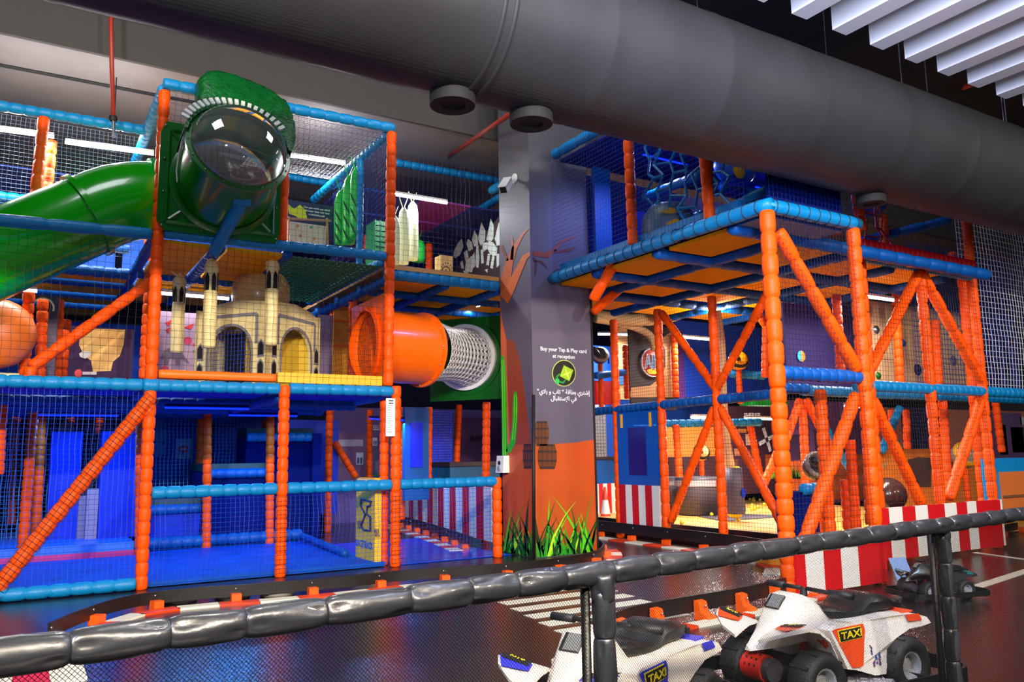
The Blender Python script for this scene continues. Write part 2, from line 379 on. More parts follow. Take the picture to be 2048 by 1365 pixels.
branch([(1066, 507, 9), (1080, 509, 10), (1096, 511, 11), (1110, 498, 8), (1122, 484, 6), (1137, 478, 4), (1152, 474, 2)], 'f', (150, 66, 30))
branch([(1108, 503, 7), (1122, 503, 6), (1138, 501, 6), (1150, 494, 2)], 'f', (120, 50, 26))
branch([(1067, 515, 5), (1072, 530, 4), (1070, 552, 2)], 'f', (96, 44, 30)); branch([(1070, 522, 4), (1082, 524, 4), (1094, 537, 2)], 'f', (96, 44, 30))
# cactus
CG, CG2 = (40, 170, 14), (120, 225, 40)
branch([(1007, 912, 17), (1006, 850, 18), (1005, 780, 17), (1005, 725, 12), (1005, 712, 5)], 'l', CG, 3)
branch([(1016, 905, 10), (1026, 885, 11), (1030, 850, 10), (1031, 800, 9), (1031, 783, 4)], 'l', CG, 3)
for dx in (-4, 1, 5): branch([(1006 + dx, 910, 1.6), (1005 + dx, 780, 1.6), (1005 + dx * .6, 720, 1)], 'l', CG2, 4)
for dx in (-2, 2): branch([(1027 + dx, 880, 1.4), (1031 + dx, 840, 1.4), (1031 + dx, 790, 1)], 'l', CG2, 4)
# barrels: body, staves lines, hoops
def barrel(cx, cy, w, h):
    s_ = 'f' if cx > 1066 else 'l'
    prof = [(-.37, -.5), (-.44, -.36), (-.5, -.12), (-.5, .12), (-.44, .36), (-.37, .5), (.37, .5), (.44, .36), (.5, .12), (.5, -.12), (.44, -.36), (.37, -.5)]
    q = [(cx + a_ * w, cy + b_ * h) for a_, b_ in prof]
    mural('barrel', (100, 50, 16), q if s_ == 'f' else None, q if s_ == 'l' else None, 5)
    for t_ in (-.46, -.2, .17, .44):
        hw = w * (.49 if abs(t_) < .3 else .39); q = [(cx - hw, cy + t_*h - h*.04), (cx + hw, cy + t_*h - h*.04), (cx + hw, cy + t_*h + h*.04), (cx - hw, cy + t_*h + h*.04)]
        mural('barrel_hoop', (52, 30, 26), q if s_ == 'f' else None, q if s_ == 'l' else None, 7)
    for t_ in (-.25, 0, .25):
        q = [(cx + t_*w - .8, cy - h*.47), (cx + t_*w + .8, cy - h*.47), (cx + t_*w + .8, cy + h*.47), (cx + t_*w - .8, cy + h*.47)]
        mural('barrel_stave_line', (66, 34, 18), q if s_ == 'f' else None, q if s_ == 'l' else None, 6)
barrel(1083, 868, 28, 50); barrel(1094, 914, 38, 50); barrel(1056, 913, 19, 50)
WTXT = mat('white_print', (240, 240, 244), .5)
def ftext(s, px, py, hpx, name='lettering', m=WTXT):
    p = at(px, py, Y=CY0); h_ = (at(px, py - hpx, Y=CY0) - p).z
    return text(name, s, (p.x, CY0, p.z), XA, ZA, h_, m, col, .002, off=.008)
ftext('Buy your Tap & Play card', 1127, 701, 7.6); ftext('at reception', 1127, 714, 7.6)
AR = {'alef_hb': '\uFE87', 'sh_i': '\uFEB7', 't_m': '\uFE98', 'r_f': '\uFEAE', 'y_i': '\uFEF3', 'y_f': '\uFEF2'}
# Arabic in presentation forms, laid out right to left
l1 = '\uFE87\uFEB7\uFE98\uFEAE\uFEF1 \uFE91\uFEC4\uFE8E\uFED7\uFE94 \u201C \uFE97\uFE8E\uFE8F \uFEED \uFE91\uFEFC\uFEF1\u201C'
l2 = '\uFED3\uFEF2 \uFE8D\uFEF9\uFEB3\uFE98\uFED8\uFE92\uFE8E\uFEDD'
ftext(l1[::-1], 1127, 785, 8.4); ftext(l2[::-1], 1127, 798, 8.4)
def fdisc(cx, cy, r, c, lay, name, n=28):
    mural(name, c, [(cx + r*math.cos(2*PI*i/n), cy + r*1.12*math.sin(2*PI*i/n)) for i in range(n)], None, lay)
fdisc(1127.5, 747, 23.8, (206, 222, 110), 3, 'badge_ring'); fdisc(1127.5, 747, 22.4, (16, 20, 14), 5, 'badge_disc')
mural('badge_card', (160, 205, 30), [(1127, 731), (1146, 741), (1138, 763), (1119, 753)], None, 7)
mural('badge_card_rays', (214, 236, 90), [(1131, 747), (1129, 733), (1134, 746), (1144, 742), (1136, 749), (1138, 761), (1132, 751), (1121, 752)], None, 8)
branch([(1119, 748, 3), (1113, 754, 4), (1117, 764, 4), (1126, 766, 4), (1130, 760, 3)], 'f', (24, 150, 60), 7)
mural('badge_tag', (40, 190, 80), [(1110, 757), (1118, 760), (1117, 768), (1110, 768)], None, 8)
# camera, dispenser, black pole by the column
cc = thing('security_camera', 'white bullet security camera bracketed to the mural column', 'camera', at(1030, 360, X=CX0))
pc = at(1030, 358, X=CX0); MB().lathe([(.0, 0), (.075, 0), (.075, .02), (.05, .035), (.0, .035)], pc, -XA, 20).build('wall_plate', WHITE, cc, True)
pa = pc - XA * .03; pb = at(1017, 365, X=CX0 - .18)
MB().tube([pa, (pa + pb) / 2 - ZA * .01, pb], .02, 10).build('arm', WHITE, cc, True)
bd = (at(1004, 382, X=CX0 - .42) - at(1020, 356, X=CX0 - .15)).normalized(); c0 = at(1012, 371, X=CX0 - .26); sd = bd.cross(ZA).normalized(); up = sd.cross(bd)
MB().obox(c0, bd * .16, sd * .052, up * .052).build('housing', WHITE, cc); MB().obox(c0 + up * .058 + bd * .02, bd * .17, sd * .06, up * .006).build('sun_shield', WHITE, cc)
MB().obox(c0 + bd * .162, bd * .004, sd * .045, up * .045).build('lens_window', INK, cc)
so = thing('soap_dispenser', 'white wall-mounted soap dispenser on the mural column edge', 'dispenser', at(1004, 945, X=CX0))
q0, q1 = at(996, 946, X=CX0 - .06), at(1013, 912, X=CX0 - .06)
cy_ = (q0.y + q1.y) / 2; hw = .1
MB().hexa([(CX0 - .11, cy_ - hw, q0.z), (CX0, cy_ - hw, q0.z), (CX0, cy_ + hw, q0.z), (CX0 - .11, cy_ + hw, q0.z)], [(CX0 - .09, cy_ - hw * .95, q1.z), (CX0, cy_ - hw * .95, q1.z), (CX0, cy_ + hw * .95, q1.z), (CX0 - .09, cy_ + hw * .95, q1.z)]).build('body', WHITE, so)
MB().lathe([(0, 0), (.03, 0), (.028, .01), (0, .012)], (CX0 - .1, cy_ + .01, (q0.z + q1.z) / 2 + .02), -XA, 14).build('sight_window', INK, so)
MB().lathe([(0, 0), (.045, 0), (.04, .012), (0, .015)], (CX0 - .105, cy_ + .01, q0.z + .06), -XA, 14).build('push_bar', mat('grey_plastic', (150, 152, 156), .4), so)
pp = at(1068, 1125, Y=8.75); pt_ = at(1067, 790, Y=8.75)
po = thing('guide_pole', 'slim black pole standing against the mural column', 'pole', (pp.x, 8.75, 0))
MB().tube([(pp.x, 8.75, .02), (pt_.x, 8.75, pt_.z)], .022, 12).build('pole', INK, po, True); MB().lathe([(0, 0), (.1, 0), (.1, .015), (.03, .03), (0, .03)], (pp.x, 8.75, 0), ZA, 18).build('base', INK, po)
# ================================================================== LEFT PLAY FRAME
YL = 9.55
LF = thing("play_tower", 'tall three-level play frame of orange padded posts and blue rails left of the column', 'play frame', (1.2, YL, 0))
def post(p, q, fr=LF, m=ORANGE, r=.065, name='post', seg=.14): return MB().quilt(p, q, r, seg).build(name, m, fr, True)
def beam(p, q, fr=LF, m=RAIL, r=.066, name='rail', seg=.155): return MB().quilt(p, q, r, seg).build(name, m, fr, True)
def pxpost(a, b, Y, fr=LF, m=ORANGE, r=.065, name='post', seg=.14): return post(at(*a, Y=Y), at(*b, Y=Y), fr, m, r, name, seg)
X1, X2, X3, X4 = 1.2, 2.66, 4.08, 5.55
# front posts
post((X1, YL, .0), (X1, YL, 2.1)); post((X1, YL, 2.22), (X1, YL, 5.55), seg=.17)
post((X2, YL, 0), (X2, YL, .92)); post((X2, YL, .92), (X2, YL, 2.2)); post((2.58, YL, 3.95), (2.6, YL, 5.6), seg=.3)
post((3.97, YL, 2.24), (4.0, YL, 5.62), seg=.17); post((X3, YL, 0), (X3, YL, .92)); post((X3, YL, .92), (X3, YL, 2.24))
post((4.02, 9.78, 0), (4.02, 9.78, 2.08), r=.06); post((X4, YL, 0), (X4, YL, 1.05))
# front rails
beam((X1 - .02, YL, 5.64), (4.03, YL, 5.68), seg=.19); beam((X1 + .06, YL, 3.88), (3.92, YL, 3.92)); beam((-3.4, YL, 2.16), (X1 - .08, YL, 2.16)); beam((X1 - .08, YL - .01, 2.16), (X1 + .08, YL - .01, 2.16), r=.075)
beam((X1 + .06, YL, 2.16), (X2 - .06, YL, 2.16)); beam((X2 + .06, YL, 2.17), (X3 - .05, YL, 2.17))
beam((X1 + .06, YL, 1.0), (X2 - .06, YL, 1.0)); beam((X2 + .06, YL, 1.0), (X3 - .06, YL, 1.0)); beam((X3 + .06, YL, 1.0), (X4 - .02, YL, 1.0))
beam((-3.4, YL - .05, .07), (X1 - .06, YL - .05, .07), seg=.2); beam((-3.4, YL, 3.72), (X1 - .06, YL, 3.85), seg=.5)
# side rails running back
beam((4.0, YL + .06, 5.64), (4.0, 12.9, 5.64)); beam((3.97, YL + .06, 3.9), (3.97, 12.9, 3.9)); beam((X3, YL + .06, 2.14), (X3, 14.4, 2.14)); beam((X1, YL + .06, 2.14), (X1, 14.4, 2.14), m=BLUE)
beam((X1, YL + .06, 3.86), (X1, 14.4, 3.86), m=BLUE); beam((X1, YL + .06, 5.6), (X1, 12.6, 5.6))
# upper left bay set back one row
beam((-3.4, 11.0, 5.55), (X1, 11.0, 5.6)); beam((-3.4, 12.5, 4.9), (X1, 12.5, 4.9)); beam((-3.4, 12.5, 4.35), (X1, 12.5, 4.35), m=BLUE)
pxpost((88, 235), (66, 440), 11.0, seg=.2); pxpost((104, 282), (88, 450), 11.6, seg=.2)
# diagonal braces
bL = at(302, 795, Y=YL - .02); bR = at(-20, 1195, Y=YL - .02); post(bL, bR, name='brace', seg=.165, r=.075)
post(at(300, 565, Y=10.3), at(62, 735, Y=9.85), name='brace', seg=.3); post(at(62, 735, Y=9.85), at(58, 760, Y=9.85), name='brace')
# inner posts, first level
for a, b, Y in (((281, 810), (279, 1118), 12.45), ((415, 815), (413, 1104), 12.8), ((403, 805), (400, 935), 14.0), ((541, 800), (539, 1096), 12.8), ((533, 805), (530, 930), 14.0), ((660, 800), (655, 1066), 14.6),
                ((68, 810), (44, 1110), 12.6), ((84, 815), (70, 1090), 13.2), ((34, 812), (22, 1050), 15.5), ((142, 815), (140, 870), 15.5), ((200, 812), (197, 870), 15.5), ((740, 820), (738, 965), 15.6), ((6, 760), (-4, 950), 11.2),
                ((858, 815), (856, 965), 13.2), ((918, 810), (912, 960), 14.4), ((973, 805), (971, 1085), 11.4), ((806, 815), (803, 1040), 13.6)):
    pxpost(a, b, Y)
# inner posts, second level
for a, b, Y in (((300, 545), (288, 758), 11.3), ((118, 600), (112, 760), 12.2), ((133, 640), (124, 760), 12.6), ((58, 585), (48, 760), 11.4), ((86, 600), (80, 760), 11.8), ((668, 580), (662, 760), 12.6), ((707, 555), (704, 760), 11.6), ((300, 440), (296, 520), 12.5), ((975, 610), (972, 650), 12.8), ((828, 590), (827, 650), 13.5)):
    pxpost(a, b, Y)
post(at(669, 885, Y=14.8), at(712, 955, Y=14.8), name='brace')
# level decks: orange underside boards between dark blue joists
def deckboard(x0, x1, y0, y1, z, m=DECK, fr=LF, name='deck_panel', th=.05): return MB().box((x0, y0, z), (x1, y1, z + th)).build(name, m, fr)
for i, (x0, x1) in enumerate(((-3.3, -1.8), (-1.75, -.3), (-.25, X1 - .05), (X1 + .05, X2 - .05), (X2 + .05, X3 - .05))):
    for (y0, y1) in ((9.62, 10.95), (11.05, 12.4), (12.5, 13.9), (13.95, 15.3)):
        deckboard(x0, x1, y0, y1, 2.13, DBLUE)
for y in (11.0, 12.45, 13.92): beam((-3.3, y, 2.07), (X3, y, 2.07), m=BLUE)
for x in (-1.77, -.28, 2.66): beam((x, 9.65, 2.07), (x, 15.3, 2.07), m=BLUE)
for (x0, x1, y0, y1) in ((X1 + .08, 1.78, 9.64, 11.3), (1.98, 2.62, 9.64, 11.3), (X1 + .08, 2.6, 11.45, 12.3), (X1 + .08, 2.6, 12.5, 13.4)): deckboard(x0, x1, y0, y1, 3.78)
beam((1.88, 9.62, 3.8), (1.88, 13.4, 3.8), m=BLUE, r=.07); beam((X1, 11.37, 3.78), (2.7, 11.37, 3.78), m=BLUE, r=.07); beam((2.68, 9.62, 3.82), (2.68, 13.4, 3.82), m=BLUE); beam((X1, 12.4, 3.78), (2.7, 12.4, 3.78), m=BLUE, r=.07)
for (y0, y1) in ((11.75, 12.15), (12.5, 13.1), (13.45, 14.0), (14.4, 15.2)): deckboard(-1.2, X1 - .06, y0, y1, 3.78)
for y in (11.6, 12.32, 13.27, 14.2): beam((-1.2, y, 3.8), (X1 - .06, y, 3.8), m=BLUE, r=.075)
# green webbing deck with rows of slots
wb = MB()
for i in range(22):
    y = 9.68 + i * .13; wb.box((2.75, y, 3.8), (3.9, y + .065, 3.812))
for i in range(15):
    x = 2.75 + i * .0775; wb.box((x, 9.68, 3.813), (x + .034, 12.5, 3.82))
wb.build('webbing_deck', mat('green_webbing', (4, 110, 60), .5), LF)
# edge pads above the first level rail
MB().quilt((X1 + .08, YL + .05, 2.29), (X2 - .1, YL + .05, 2.29), .055, .5, 8, .03).build('edge_pad', mat('orange_edge_pad', (250, 110, 8), .42), LF, True)
MB().box((X2 - .08, YL + .02, 2.24), (3.9, YL + .12, 2.36)).build('edge_pad', YELLOW, LF)
# right hand upper platform (sand play)
RZ = 3.8
for (x0, x1) in ((4.3, 5.0), (5.15, 5.85)):
    for (y0, y1) in ((10.15, 10.9), (11.1, 11.9), (12.1, 12.9), (13.1, 13.8)): deckboard(x0, x1, y0, y1, RZ - .02)
for (x0, x1) in ((6.05, 6.9), (7.1, 7.9)):
    for (y0, y1) in ((10.15, 10.9), (11.1, 11.9), (12.1, 12.9), (13.1, 13.8)): deckboard(x0, x1, y0, y1, RZ - .02)
beam((4.1, 10.02, RZ), (5.88, 10.02, RZ), r=.075)
for y in (11.0, 12.0, 13.0): beam((4.1, y, RZ - .04), (8, y, RZ - .04), m=BLUE, r=.07)
for x in (4.2, 5.08, 5.95, 7.0): beam((x, 10.1, RZ - .04), (x, 13.8, RZ - .04), m=BLUE, r=.07)
MB().box((4.1, 9.98, RZ + .07), (5.88, 13.8, RZ + .13)).build('play_floor', mat('sand_vinyl', (206, 150, 84), .55, var=.1), LF)
# rear upper rails and roof nets
for (px0, py0, px1, py1, Y) in ((790, 325, 1000, 362, 12.6), (700, 365, 1000, 415, 14.6), (720, 388, 960, 428, 15.4), (730, 440, 905, 452, 16.6), (570, 352, 700, 375, 14), (570, 440, 660, 452, 14.5)):
    beam(at(px0, py0, Y=Y), at(px1, py1, Y=Y))
for (a, b) in ((at(1000, 395, Y=11.5), at(860, 480, Y=16.5)), (at(960, 420, Y=13), at(880, 475, Y=16.5))): beam(a, b)
ROOF = mat('dark_blue_roof_mesh', (4, 34, 120), .7, bump=.5, bscale=150); MAG = mat('magenta_light_patch', (120, 24, 120), .6)  # magenta light on the roof put into this panel's colour
for (x0, x1, mm) in ((4.1, 5.4, ROOF), (5.45, 6.3, MAG), (6.35, 8.5, ROOF)):
    for (y0, y1) in ((11.6, 12.7), (12.8, 14.4), (14.5, 16.4)): MB().box((x0, y0, 5.5), (x1, y1, 5.53)).build('roof_panel', mm, LF)
for (x0, x1) in ((-3.3, 1.15), (1.25, 4.0)):
    for (y0, y1) in ((12.6, 14.2), (14.3, 16.2)): MB().box((x0, y0, 5.35), (x1, y1, 5.38)).build('roof_panel', ROOF, LF)
for p in ((742, 475, 12.5), (858, 490, 14), (958, 350, 13.5)): pass
for (a, b, Y) in (((735, 470), (735, 500), 13), ((858, 488), (858, 545), 13.2), ((911, 455), (912, 475), 15)): pxpost(a, b, Y)
# ---- nets
def net(o, u, v, cell, m=NETK, r=.002, sag=.02, fr=LF, seg=10, name='safety_net', **k): return MB().net(o, u, v, cell, r, sag, seg, **k).build(name, m, fr)
NETD = mat('dark_blue_net_cord', (14, 40, 120), .6)
net((-3.4, YL + .03, .12), XA * 4.54, ZA * 1.98, .052, NETB, .0022, .03)
net((X1 + .06, YL + .03, .04), XA * (X2 - X1 - .12), ZA * .92, .052, NETB, .0022, .05)
net((X2 + .06, YL + .03, .04), XA * (X3 - X2 - .12), ZA * .92, .052, NETB, .0022, .05)
net((X3 + .06, YL + .03, .04), XA * (X4 - X3 - .1), ZA * .92, .052, NETB, .0022, .03)
for x in (X2, X3): net((x - .075, YL - .072, .05), XA * .15, ZA * .86, .05, NETK, .0019, 0)
bd_ = (bR - bL); net(bL - V((.062, .085, -.05)), bd_, V((.125, 0, -.10)), .05, NETK, .0028, 0)
net((-3.4, YL + .04, 2.24), XA * 4.5, ZA * 1.5, .082, NETK, .0019, .015)
net((X1 + .06, YL + .02, 2.24), XA * 2.72, ZA * 1.62, .078, NETK, .0019, .02)
net((2.62, YL + .02, 3.98), XA * 1.33, ZA * 1.6, .07, NETD, .002, .02); net((X1 + .06, YL + .04, 3.98), XA * 1.3, ZA * 1.6, .07, NETD, .002, .02)
net((3.98, YL + .08, 3.98), YA * 2.2, ZA * 1.6, .075, NETB, .002, .03)
net((3.98, YL + .08, 2.24), YA * 2.2, ZA * 1.55, .078, NETK, .0019, .02)
net((-3.4, 11.03, 3.9), XA * 4.5, ZA * 1.6, .05, mat('pale_net_cord', (150, 175, 225), .6), .0022, .04)
net((2.6, YL + .1, 5.62), XA * 1.35, V((0, 2.2, .05)), .06, NETW, .0024, .04)
net((4.1, 10.05, 3.95), XA * 1.78, ZA * 1.6, .075, NETD, .002, .02)
net((X1 - 3.9, 14.2, .2), XA * 6.6, ZA * 1.85, .06, mat('teal_net_cord', (40, 130, 200), .6), .006, .02)
for (x0, x1) in ((-3.3, 1.15), (1.25, 3.95)): MB().box((x0, 14.0, 3.95), (x1, 14.03, 5.4)).build('back_sheet', mat('bright_blue_mesh', (6, 84, 200), .6, bump=.5, bscale=150), LF)
MB().box((-3.3, 15.4, 2.2), (4.0, 15.43, 3.7)).build('back_sheet', MATS['bright_blue_mesh'], LF)
# floor mat inside, and the step with the pink edge
MB().box((-3.4, 9.62, .01), (X3 - .1, 12.9, .06)).build('mat_or_reflection', MAT_BLUE, LF); MB().box((X3 + .05, 9.62, .005), (5.8, 12.5, .012)).build('mat_or_reflection', mat('blue_floor_reflection', (4, 70, 220), .2), LF)  # second sheet paints the blue reflection on the track floor
beam((1.5, 12.85, .16), (3.9, 12.85, .16), m=BLUE, r=.085); beam((3.9, 12.85, .14), (3.75, 10.4, .1), m=BLUE, r=.05)
st = thing('soft_step', 'low blue padded platform with magenta strip carrying two tall blue blocks', 'platform', (.2, 12.6, 0))
MB().box((-3.2, 12.5, .06), (1.46, 15.2, .24)).build('pad', mat('sky_blue_vinyl', (20, 110, 225), .38, bump=.2, bscale=10), st); MB().box((-3.2, 12.47, .02), (1.46, 12.5, .13)).build('edge_strip', PINK, st)
for i, (x0, x1, y, lab) in enumerate(((.42, .80, 13.5, 'narrow royal blue padded block on the low platform'), (1.06, 1.58, 13.3, 'wider royal blue padded block on the low platform beside the post'))):
    t_ = thing('padded_block', lab, 'block', ((x0 + x1) / 2, y, .24)); z1 = 1.78
    MB().hexa([(x0, y, .24), (x1, y, .24), (x1, y + .35, .24), (x0, y + .35, .24)], [(x0 - .01, y, z1), (x1 + .02, y, z1), (x1 + .02, y + .35, z1), (x0 - .01, y + .35, z1)]).build('pad', DBLUE, t_)
    MB().box((x0 - .16 if i else x1 + .01, y + .02, .24), (x0 - .01 if i else x1 + .1, y + .3, .95 if i else .85)).build('side_pad', mat('grey_violet_vinyl', (120, 116, 150), .5), t_)
    MB().lathe([(.11, 0), (.12, .25), (.09, .38), (.02, .5)], (x0 + .2, y + .9, 1.5), ZA, 14).build('top_bag', mat('tan_vinyl', (224, 150, 60), .5), t_, True) if i == 0 else None
# padded stairs at the back of the ground floor
ps = thing('soft_staircase', 'flight of blue padded steps with dark green treads inside the left frame', 'steps', (3, 13, 0))
for (x0, x1, z1) in ((1.62, 2.42, .78), (2.42, 3.40, 1.28), (3.15, 4.25, 1.84)):
    y0 = 12.95 if z1 < 1.5 else 13.4
    MB().box((x0, y0 + .05, 0.02), (x1 - .02, 14.1, z1 - .12)).build('riser', NAVY if z1 > .9 else DBLUE, ps)
    MB().box((x0, y0 + .03, z1 - .11), (x1 - .02, 14.1, z1)).build('tread', TEAL, ps)
    MB().quilt((x0, y0, z1 - .15), (x1 - .03, y0, z1 - .15), .075, .16).build('nosing', RAIL if z1 > 1.5 else BLUE, ps, True)
MB().box((4.2, 13.3, .05), (4.35, 13.5, 1.75)).build('end_panel', NAVY, ps)
sp_ = thing('striped_pole', 'dark blue padded pole with pale diagonal stripes inside the left frame', 'pole', (2.75, 14.0, 1.3))
MB().tube([(2.72, 14.3, 1.3), (2.72, 14.3, 2.0)], .11, 16).build('pole', NAVY, sp_, True)
for i in range(7): MB().tube([V((2.72, 14.3, 1.34 + i * .095)) + V((math.cos(t) * .112, math.sin(t) * .112, t * .012)) for t in [PI * .95 + k * .17 for k in range(8)]], .009, 5).build('stripe', STRW, sp_)
bp_ = thing('back_panel', 'blue rear panel with lighter round spots and a small notice window', 'panel', (2.2, 15, 1))
MB().box((1.6, 14.9, .3), (5.2, 14.95, 2.05)).build('sheet', mat('royal_blue_sheet', (6, 50, 190), .5, bump=.5, bscale=160), bp_)
for px, py in ((315, 845), (320, 872), (316, 900)): MB().lathe([(0, 0), (.12, 0), (.12, .012), (0, .012)], at(px, py, Y=14.9), -YA, 20).build('spot', RAIL, bp_)
a = at(352, 878, Y=14.88); b = at(382, 918, Y=14.88); MB().box((a.x, 14.88, b.z), (b.x, 14.9, a.z)).build('notice', mat('pale_blue_print', (110, 180, 220), .5), bp_)
c = at(367, 899, Y=14.87); MB().lathe([(0, 0), (.075, 0), (.075, .01), (0, .01)], c, -YA, 20).build('notice_disc', mat('red_print', (190, 40, 70), .5), bp_); MB().box((c.x - .05, 14.855, c.z - .012), (c.x + .05, 14.87, c.z + .012)).build('notice_bar', WTXT, bp_)
# tube lamps
def tubelamp(a, b, label, power, lm=LAMP, c=(1, 1, 1), up=0, name='tube_light'):
    a, b = V(a), V(b); t_ = thing(name, label, 'lamp', (a + b) / 2)
    MB().tube([a, b], .022 if lm is LAMP else .012, 10).build('diffuser', lm, t_, True); MB().bar(a + ZA * .035, b + ZA * .035, .05, .03).build('housing', WHITE if lm is LAMP else NAVY, t_)
    if power:
        L = (b - a).length; p = (a + b) / 2 - ZA * .06; l = bpy.data.lights.new('tube_glow', 'AREA'); l.shape = 'RECTANGLE'; l.size = L; l.size_y = .06; l.energy = power; l.color = c
        o = bpy.data.objects.new('tube_glow', l); COL.objects.link(o); d = (b - a).normalized(); z = ZA - d * d.z; z.normalize(); y = z.cross(d)
        o.matrix_world = M4(((d.x, y.x, z.x, p.x), (d.y, y.y, z.y, p.y), (d.z, y.z, z.z, p.z), (0, 0, 0, 1)))
    if up:
        l2 = bpy.data.lights.new('tube_glow', 'POINT'); l2.energy = up; l2.shadow_soft_size = .1; o2 = bpy.data.objects.new('tube_glow', l2); COL.objects.link(o2); o2.location = (a + b) / 2 + ZA * .18
    return t_
tubelamp(at(-60, 252, Y=11.5), at(108, 274, Y=11.5), 'lit white tube lamp behind the upper left net', 80, up=60)
tubelamp(at(130, 285, Y=11.5), at(307, 308, Y=11.5), 'lit white tube lamp above the green slide', 80, up=60)
tubelamp(at(580, 312, Y=11.9), at(690, 328, Y=11.9), 'lit white tube lamp above the green hanging bags', 80, up=30)
tubelamp((1.5, 12.7, 5.2), (2.4, 12.7, 5.2), 'added white fill tube inside the tower behind the dinosaur look-out', 90)  # added tube, brightens the view through the dome
tubelamp((4.8, 11.3, 5.4), (5.7, 11.3, 5.4), 'added white fill tube under the roof over the sand platform', 45, c=(.8, .85, 1))  # added tube, lightens the skeleton wall
tubelamp(at(915, 622, Y=12.6), at(958, 611, Y=11.4), 'lit white tube lamp under the sand platform', 22)
for (x, y, lab) in ((.7, 12.75, 'blue tube lamp under the deck above the padded blocks'), (3.1, 12.2, 'blue tube lamp under the deck above the padded steps'), (-1.2, 10.8, 'blue tube lamp under the first deck by the left rail'), (2.0, 10.6, 'blue tube lamp under the first deck above the mat')):
    tubelamp((x - .5, y, 1.98), (x + .5, y, 1.98), lab, 42, LAMPB, (.06, .33, 1))
tubelamp((5.0, 12.8, 1.98), (5.9, 13.2, 1.98), 'blue tube lamp above the rear track bend', 60, LAMPB, (.08, .3, 1))
for (x, y, lab) in ((2.0, 12.0, 'white tube lamp under the upper deck behind the palace model'), (-.4, 12.6, 'white tube lamp under the upper deck behind the map board')):
    tubelamp((x - .5, y, 3.66), (x + .5, y, 3.66), lab, 7)
pf = thing('purple_pillar', 'purple padded pillar with a white ringed black disc on the middle deck', 'pillar', at(92, 755, Y=11.9)); p, q = at(80, 592, Y=11.9), at(108, 760, Y=11.9)
MB().box((p.x, 11.9, 2.2), (q.x, 12.2, p.z)).build('pad', mat('dark_purple_vinyl', (64, 44, 84), .5), pf); c = at(86, 616, Y=11.88)
MB().lathe([(.11, .0), (.13, .0), (.13, .02), (.11, .02)], c, -YA, 24, PI * .9, PI * 2.1).build('white_ring', WHITE, pf); MB().lathe([(0, .03), (.07, .025), (.08, 0)], c, -YA, 20).build('black_disc', INK, pf, True)
op = thing('orange_pod', 'large rounded orange padded pod below the green slide', 'pod', at(0, 740, Y=11.2)); c = at(-8, 668, Y=11.2)
MB().ball(c, .42, 24, (1, .7, 1)).build('pod', mat('amber_orange_vinyl', (214, 104, 30), .4, bump=.2, bscale=6), op, True); p = at(18, 742, Y=10.6); MB().box((p.x - .5, 10.6, 2.2), (p.x + .1, 10.9, 2.34)).build('cream_cushion', CREAM, op)
# ================================================================== green tube slide
sl = thing('tube_slide', 'glossy bright green tube slide leaving the left frame', 'slide', at(0, 508, Y=10.4))
pts = [at(308, 402, Y=10.4), at(285, 402, Y=10.4), at(262, 404, Y=10.4), at(235, 409, Y=10.4), at(205, 419, Y=10.4), at(175, 432, Y=10.4), at(140, 447, Y=10.4), at(90, 468, Y=10.4), at(40, 490, Y=10.4), at(-20, 516, Y=10.4), at(-100, 550, Y=10.4), at(-220, 602, Y=10.4)]
MB().tube(pts[:6], .47, 40, False).build('elbow', GREEN, sl, True); MB().tube(pts[5:], .47, 40, False).build('chute', GREEN, sl, True)
for i in (0, 5, 11):
    d = (pts[min(i+1, 11)] - pts[max(i-1, 0)]).normalized(); MB().lathe([(.465, -.03), (.51, -.03), (.51, .03), (.465, .03)], pts[i], d, 40).build('flange', GREEN, sl, 2)
MB().tube([p + V((0, -.17, .45)) for p in pts[5:]], .014, 6).build('seam', PALE, sl)  # pale line paints the white highlight along the top seam
# ================================================================== dinosaur look-out: square panel, tube, dome, head
cb = at(447, 372, Y=9.44); cf = at(478, 299, Y=8.82); dv = (cf - cb).normalized()
dn = thing('dinosaur_lookout', 'green dinosaur head look-out with clear dome on the frame front', 'look-out', cb)
px0, px1, pz0, pz1 = at(316, 370, Y=9.44).x, 2.52, 3.88, 5.14
def rrect(x0, x1, z0, z1, r, n=5):
    q = []
    for cx, cz, a0 in ((x1 - r, z1 - r, 0), (x0 + r, z1 - r, 90), (x0 + r, z0 + r, 180), (x1 - r, z0 + r, 270)):
        for i in range(n + 1): a = math.radians(a0 + 90 * i / n); q.append((cx + r * math.cos(a), cz + r * math.sin(a)))
    return q
pnl = MB(); hcx, hcz, hN = cb.x, cb.z, 40
for h in (9.46, 9.41):
    for i in range(hN):
        t = 2 * PI * i / hN; ux, uz = math.cos(t), math.sin(t)
        tx = ((px1 - hcx) / ux if ux > 1e-6 else (px0 - hcx) / ux if ux < -1e-6 else 9); tz = ((pz1 - hcz) / uz if uz > 1e-6 else (pz0 - hcz) / uz if uz < -1e-6 else 9); k = min(tx, tz)
        k = min(k, 1 / (abs(ux / .78) ** 8 + abs(uz / .78) ** 8) ** .125)
        pnl.v += [V((hcx + ux * max(k, .575), h, hcz + uz * max(k, .575))), V((hcx + ux * .55, h, hcz + uz * .55))]
for i in range(hN):
    j = (i + 1) % hN; q_ = 2 * hN; pnl.f += [(2*i, 2*i+1, 2*j+1, 2*j), (q_+2*i, q_+2*j, q_+2*j+1, q_+2*i+1), (2*i, 2*j, q_+2*j, q_+2*i), (2*i+1, q_+2*i+1, q_+2*j+1, 2*j+1)]
pnl.build('panel', DGREEN, dn)
